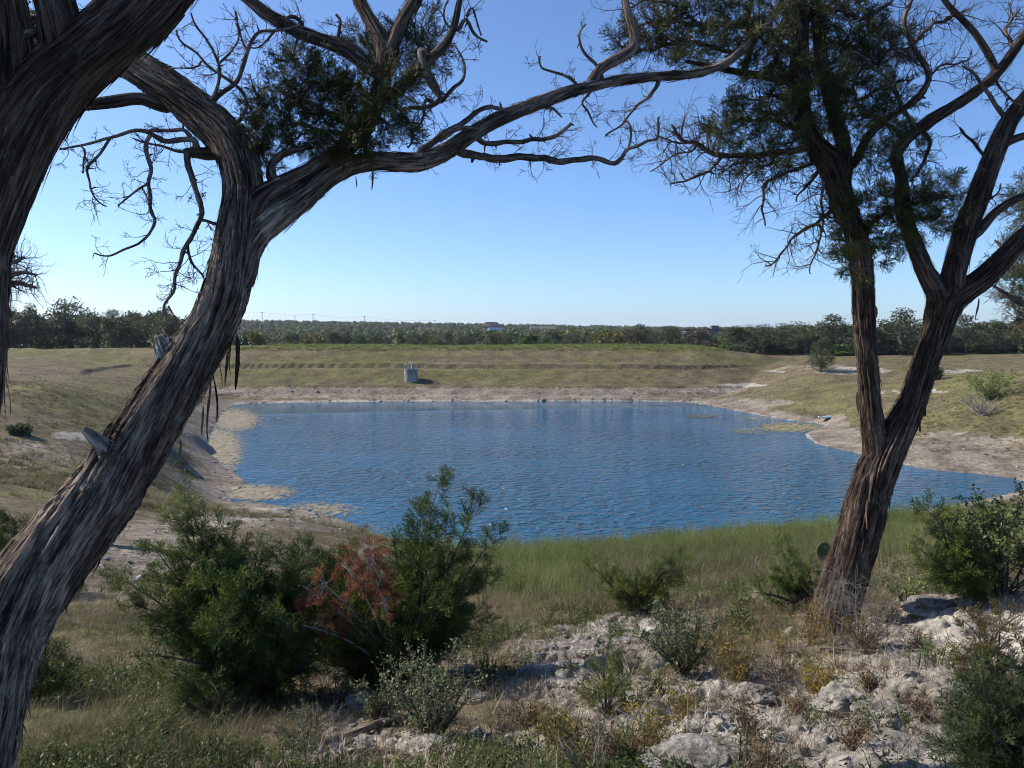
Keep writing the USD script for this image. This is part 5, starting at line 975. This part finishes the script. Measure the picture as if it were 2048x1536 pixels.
# scrub behind the dam crest
for k in range(70):
    px = 500 + 900 * (k + rt.uniform()) / 70; plant('scrub_tree', (OAKS + GREENS)[k % 6], px, 668 + rt.uniform(-8, 14), rt.uniform(140, 230), rt.uniform(30, 55), 'dark green scrub tree standing just behind the dam crest', 'scrub trees behind the dam crest', H0=(6.5, 6.0))
for k, (px, ty, wd, src, lab, h0) in enumerate([(512, 668, 55, YELS[0], 'yellowing bush behind the dam beside the leaning trunk', (3.6, 4.6)), (628, 668, 62, YELS[1], 'round yellow bush behind the dam, left of centre', (3.6, 4.6)), (560, 683, 40, BRNS[0], 'small brownish bush between the two yellow bushes', (4.5, 4.8)), (866, 683, 36, YELS[0], 'small yellow bush above the concrete outlet', (3.6, 4.6)),
                                                (1215, 658, 80, YELS[1], 'olive rounded bush behind the dam, right of centre', (3.6, 4.6)), (1260, 655, 70, BRNS[0], 'olive brown tree behind the dam near the bare topped trees', (4.5, 4.8)), (1400, 657, 75, BRNS[0], 'bare brown tree in front of the flat roofed building', (4.5, 4.8)), (1427, 678, 42, BRIGHT[0], 'bright green bush at the right end of the dam', (2.6, 2.8)), (195, 688, 32, BRIGHT[0], 'pale green bush at the foot of the left woodland', (2.6, 2.8)),
                                                (1340, 652, 70, OAKS[1], 'dark tree left of the flat roofed building', (6.5, 6.0)), (1060, 672, 60, BRIGHT[0], 'light green bush behind the middle of the dam', (2.6, 2.8)), (1280, 650, 60, OAKS[3], 'spiky topped dark tree behind the dam', (6.5, 6.0))]):
    plant('scrub_tree', src, px, ty, 128 + 3 * (k % 4), wd, lab, H0=h0)
# right oaks beyond the meadow
for k, (px, ty, wd, Y, lab) in enumerate([(1470, 652, 75, 128, 'leftmost oak of the right grove, by the end of the dam'), (1530, 648, 80, 126, 'oak second from the left in the right grove'), (1600, 645, 85, 128, 'oak behind the lone small tree'), (1665, 632, 90, 126, 'tall spreading oak just left of the forked trunk'), (1740, 655, 70, 124, 'oak seen between the forked trunk stems'), (1800, 616, 100, 122, 'tallest oak, between the twin stems of the forked tree'),
                                          (1850, 640, 90, 124, 'oak behind the right stem of the forked tree'), (1930, 632, 85, 122, 'oak right of the forked tree'), (1985, 640, 85, 124, 'oak second from the right edge'), (2040, 630, 90, 122, 'oak at the right edge beyond the meadow')]):
    plant('oak_tree', OAKS[k % 4], px, ty, Y, wd, lab, H0=(6.5, 6.0))
for k in range(34):
    px = 1440 + 720 * (k + rt.uniform()) / 34; plant('oak_tree', OAKS[k % 4] if k % 6 else GREENS[k % 2], px, 655 + rt.uniform(-10, 14), rt.uniform(124, 150), rt.uniform(60, 90), 'grey green oak in the grove beyond the right meadow', 'oaks of the grove beyond the right meadow', H0=(6.5, 6.0))
for k in range(34):
    px = 1440 + 640 * (k + rt.uniform()) / 34; plant('scrub_tree', BRIGHT[0] if k % 6 == 0 else SCRUB[k % 2], px, 684 + rt.uniform(-10, 8), rt.uniform(121, 132), rt.uniform(35, 70), 'low scrub at the foot of the right grove', 'low scrub at the foot of the right grove', H0=(2.6, 2.8) if k % 6 == 0 else (3.0, 4.0))
lone = hit(1641, 744)
far_tree('/World/class_lone', 'oak_leaf', 3.4, 3.6, 470, clumps=34, per=120, leaf=0.14, trunk_h=0.22, narrow=0.9)
copy_of('/World/class_lone', 'oak_tree', 'lone small tree on the bare ground before the right grove', 'tree', lone, rotz=40, scale=(0.98, 0.98, 0.98 * (744 - 676) * lone[1] / FPX / 3.4))
# the far wooded rise: too many to count
def cheap_tree(seed):
    rng = np.random.default_rng(seed); lf = Heap()
    for i in range(10):
        a_ = rng.uniform(0, 6.283); q_ = rng.uniform(0, 2.3); c0 = np.array([math.cos(a_) * q_, math.sin(a_) * q_, rng.uniform(1.2, 5.0) - 0.35 * q_]); cr = rng.uniform(0.9, 1.6)
        for _ in range(55):
            d = unit(rng.normal(0, 1, 3)); t_ = unit(np.cross(d, rng.normal(0, 1, 3)))
            lf.add(*leaf_quad(c0 + d * cr * rng.uniform(0.75, 1.05), t_, unit(d + rng.normal(0, 0.5, 3)), rng.uniform(0.4, 0.8), 0.26))
    return lf.mesh()
CH = [cheap_tree(s) for s in (1, 2, 3, 4)]
n = 9000; t_ = np.radians(RNG.uniform(-37, 37, n)); r_ = np.sqrt(RNG.uniform(215 ** 2, 1000 ** 2, n)); r_[:3000] = RNG.uniform(200, 500, 3000)
x, y = r_ * np.sin(t_), r_ * np.cos(t_); pts = np.stack([x, y, gz(x, y) - 0.3], 1)
HOUSES = [(992, 657, 420, 7.5, 6, 4.2, 'roof_metal', 0.5, 'house with pale blue metal roof among the far trees'), (983, 646, 520, 10, 8, 4.6, 'roof_brown', 0.9, 'brown gabled house half hidden behind the blue roofed one'), (1085, 655, 480, 14, 8, 4.8, 'roof_grey', 0.2, 'grey roofed house right of the blue roofed one'), (1062, 662, 470, 9, 7, 3.4, 'roof_grey', 0.25, 'tan low wing beside the grey roofed house'), (858, 657, 500, 12, 8, 4.2, 'roof_brown', 0.35, 'dark roofed house above the concrete outlet')]
keep = np.ones(n, bool)
for hx, hy, Y, *_ in HOUSES:
    c0 = P(hx, hy, Y); keep &= ~((np.abs(x - c0[0] * y / Y) < 7) & (y > Y - 28) & (y < Y + 8))
keep &= ~((y > 190) & (y < 262) & (np.abs(x - 385 / FPX * y) < 8))
scatter('distant_woodland', [(m, 'oak_far') for m in CH] + [(CH[0], 'oak_green'), (CH[1], 'oak_green'), (CH[2], 'oak_yellow')], pts[keep], up_dirs(int(keep.sum()), 0.03), np.stack([RNG.uniform(0.7, 1.3, n), RNG.uniform(0.7, 1.3, n), RNG.uniform(0.6, 1.25, n)], 1)[keep],
        which=np.where(RNG.uniform(0, 1, int(keep.sum())) < 0.82, RNG.integers(0, 4, int(keep.sum())), np.where(RNG.uniform(0, 1, int(keep.sum())) < 0.75, RNG.integers(4, 6, int(keep.sum())), 6)), label='mixed wood covering the far rise behind the dam', cat='woodland')

# ------------------------------------------------------------------ houses, poles, building
def box(cx, cy_, cz, sx, sy, sz):
    b_ = trimesh.creation.box((sx, sy, sz)); b_.apply_translation((cx, cy_, cz)); return np.array(b_.vertices), np.array(b_.faces)
def turned(m, a_, o):
    v = np.asarray(m[0], float); return np.stack([v[:, 0] * math.cos(a_) - v[:, 1] * math.sin(a_), v[:, 0] * math.sin(a_) + v[:, 1] * math.cos(a_), v[:, 2]], 1) + o, m[1]
for hx, hy, Y, W_, D_, Hh, roof, rot, lab in HOUSES:
    top = P(hx, hy - 2, Y); g = float(gz(top[0], Y)); o = np.array([top[0], Y, g]); Hw = max(2.6, top[2] - g - 2.6); rh = 2.6
    t = thing('house', lab, 'house', tuple(o))
    obj('wall', turned(box(0, 0, Hw / 2 - 0.3, W_, D_, Hw + 0.6), rot, o), 'wall_tan', t)
    e = 0.6; v = np.array([[-W_ / 2 - e, -D_ / 2 - e, Hw - 0.2], [W_ / 2 + e, -D_ / 2 - e, Hw - 0.2], [W_ / 2 + e, D_ / 2 + e, Hw - 0.2], [-W_ / 2 - e, D_ / 2 + e, Hw - 0.2], [-W_ / 2 - e, 0, Hw + rh], [W_ / 2 + e, 0, Hw + rh]])
    obj('roof', turned((v, [[0, 1, 5], [0, 5, 4], [2, 3, 4], [2, 4, 5], [1, 2, 5], [3, 0, 4], [0, 3, 2], [0, 2, 1]]), rot, o), roof, t)
    for k in (-1, 1): obj('window', turned(box(k * W_ * 0.25, -D_ / 2 - 0.03, Hw * 0.55, 1.4, 0.1, 1.3), rot, o), 'window_dark', t)
    obj('door', turned(box(0, -D_ / 2 - 0.03, 1.05, 1.0, 0.12, 2.1), rot, o), 'roof_brown', t)
o = P(1402, 668, 250); o[2] = float(gz(o[0], 250)); ht = P(1400, 659.5, 250)[2] - o[2]
t = thing('flat_building', 'long low flat roofed building behind the bare brown tree', 'building', tuple(o))
obj('wall', turned(box(0, 0, ht / 2, 11, 8, ht), 0, o), 'wall_mauve', t)
obj('roof', turned(box(0, 0, ht + 0.13, 12, 9, 0.25), 0, o), 'window_dark', t)
obj('roof_block', turned(box(4.4, 1, ht + 0.8, 2.2, 2.2, 1.1), 0, o), 'wall_mauve', t)
for k in range(4): obj('window', turned(box(-4 + 2.6 * k, -4.02, ht * 0.6, 1.4, 0.1, 1.2), 0, o), 'window_dark', t)
poles = []
for k, (px, ty, Y) in enumerate([(440, 616, 700), (524, 623, 720), (626, 627, 740), (729, 632, 760), (870, 640, 800), (590, 632, 880), (918, 644, 880)]):
    top = P(px, ty, Y); g = float(gz(top[0], Y)); t = thing('utility_pole', ['utility pole behind the leaning trunk', 'tallest far utility pole, next to the leaning trunk', 'second far utility pole right of the leaning trunk', 'third far utility pole right of the leaning trunk', 'small far utility pole above the concrete outlet', 'small distant pole between the first and second far poles', 'smallest distant pole left of the houses'][k], 'pole', (top[0], Y, g))
    h = trimesh.creation.cylinder(0.22, top[2] - g, sections=8); obj('mast', (np.array(h.vertices) + [top[0], Y, (top[2] + g) / 2], h.faces), 'pole', t)
    obj('crossarm', box(top[0], Y, top[2] - 0.8, 2.6, 0.2, 0.22), 'pole', t)
    if k < 5: poles.append(top)
for k in range(len(poles) - 1):
    a_, b_ = poles[k], poles[k + 1]; q = np.linspace(0, 1, 14)[:, None]; l = a_ + (b_ - a_) * q; l[:, 2] -= 4 * 1.8 * (q * (1 - q))[:, 0] + 0.5
    obj('power_line', tube(np.column_stack([l, np.full(14, 0.05)]), 4, 6.0)[:2], 'pole', label=['wire running left from the tallest far pole', 'wire between the tallest and second far poles', 'wire between the second and third far poles', 'wire running right from the third far pole'][k], cat='wire')

# ------------------------------------------------------------------ the air
look('haze_look', {'v': ('principled_volume', {'color': (0.80, 0.88, 1.0), 'density': 0.00008, 'anisotropy': 0.2})}, [], surface=None, volume='v.volume')
obj('haze', box(0, 0, 25.0 + min(-3.0, GZ.min() - 1.0) / 2, 10800, 10800, 50.0 - min(-3.0, GZ.min() - 1.0)), 'haze_look', label='thin blue air over the far woods', cat='haze', kind='stuff')

# ------------------------------------------------------------------ outlet tower on the dam face, paddle board on the shore
o = hit(822, 761); s = o[1] / FPX
t = thing('outlet_tower', 'round concrete outlet tower with a ring of bars on the dam face', 'outlet tower', tuple(o))
Rr, Ht = 13.6 * s, 21 * s
c_ = trimesh.creation.cylinder(Rr, Ht + 1.2, sections=32); obj('concrete_drum', (np.array(c_.vertices) + o + [0, 0, (Ht - 1.2) / 2], c_.faces), 'concrete', t, smooth=40)
c_ = trimesh.creation.annulus(Rr * 0.72, Rr * 1.05, 0.14, sections=32); obj('rim', (np.array(c_.vertices) + o + [0, 0, Ht + 0.075], c_.faces), 'concrete', t, smooth=40)
for k in range(14):
    a_ = 2 * math.pi * k / 14 + 0.1; c_ = trimesh.creation.cylinder(0.035, 13 * s, sections=6)
    obj('bar', (np.array(c_.vertices) + o + [math.cos(a_) * Rr * 0.95, math.sin(a_) * Rr * 0.95, Ht + 6.3 * s], c_.faces), 'galvanised', t)
obj('ring', tube(np.array([[o[0] + math.cos(q) * Rr * 0.95, o[1] + math.sin(q) * Rr * 0.95, o[2] + Ht + 11 * s, 0.03] for q in np.linspace(0, 6.283, 25)]), 5, 0.3)[:2], 'galvanised', t)
obj('ladder_rail', tube(np.array([[o[0] + 0.15, o[1] - Rr * 0.5, o[2] + Ht, 0.04], [o[0] + 0.05, o[1] - Rr * 0.5, o[2] + Ht + 14 * s, 0.04], [o[0] - 0.05, o[1] - Rr * 0.4, o[2] + Ht + 17 * s, 0.03]]), 6, 0.2)[:2], 'board_white', t, label='pale rail sticking up above the bars')
o = hit(1656, 836); t = thing('paddle_board', 'pale paddle board lying on the mud beside the right cove', 'paddle board', tuple(o))
n = 24; u = np.linspace(-1, 1, n); half = 0.34 * np.sqrt(np.clip(1 - np.abs(u) ** 2.6, 0.0004, 1)); Lb = 1.5; rise = 0.16 * np.abs(u) ** 3
v, f = [], []
for k in range(n): v += [[u[k] * Lb, -half[k], 0.10 + rise[k]], [u[k] * Lb, half[k], 0.10 + rise[k]], [u[k] * Lb, half[k] * .85, 0.0 + rise[k]], [u[k] * Lb, -half[k] * .85, 0.0 + rise[k]]]
for k in range(n - 1):
    for j in range(4): a_, b_ = 4 * k + j, 4 * k + (j + 1) % 4; f += [[a_, b_, b_ + 4], [a_, b_ + 4, a_ + 4]]
f += [[0, 2, 1], [0, 3, 2], [4 * n - 4, 4 * n - 3, 4 * n - 2], [4 * n - 4, 4 * n - 2, 4 * n - 1]]
tilt = lambda m: (np.stack([m[0][:, 0] * 0.79 - m[0][:, 1] * 0.613, m[0][:, 0] * 0.613 + m[0][:, 1] * 0.79, m[0][:, 2] + 0.02 * m[0][:, 0] + 0.05], 1) + o, m[1])
obj('hull', tilt((np.array(v), f)), 'board_white', t)
obj('deck_pad', tilt((lambda b_: (b_[0], b_[1]))(box(0.1, 0, 0.108, 1.5, 0.5, 0.012))), 'board_teal', t)
obj('fin', tilt(box(-1.35, 0, 0.03, 0.2, 0.02, 0.06)), 'board_teal', t)
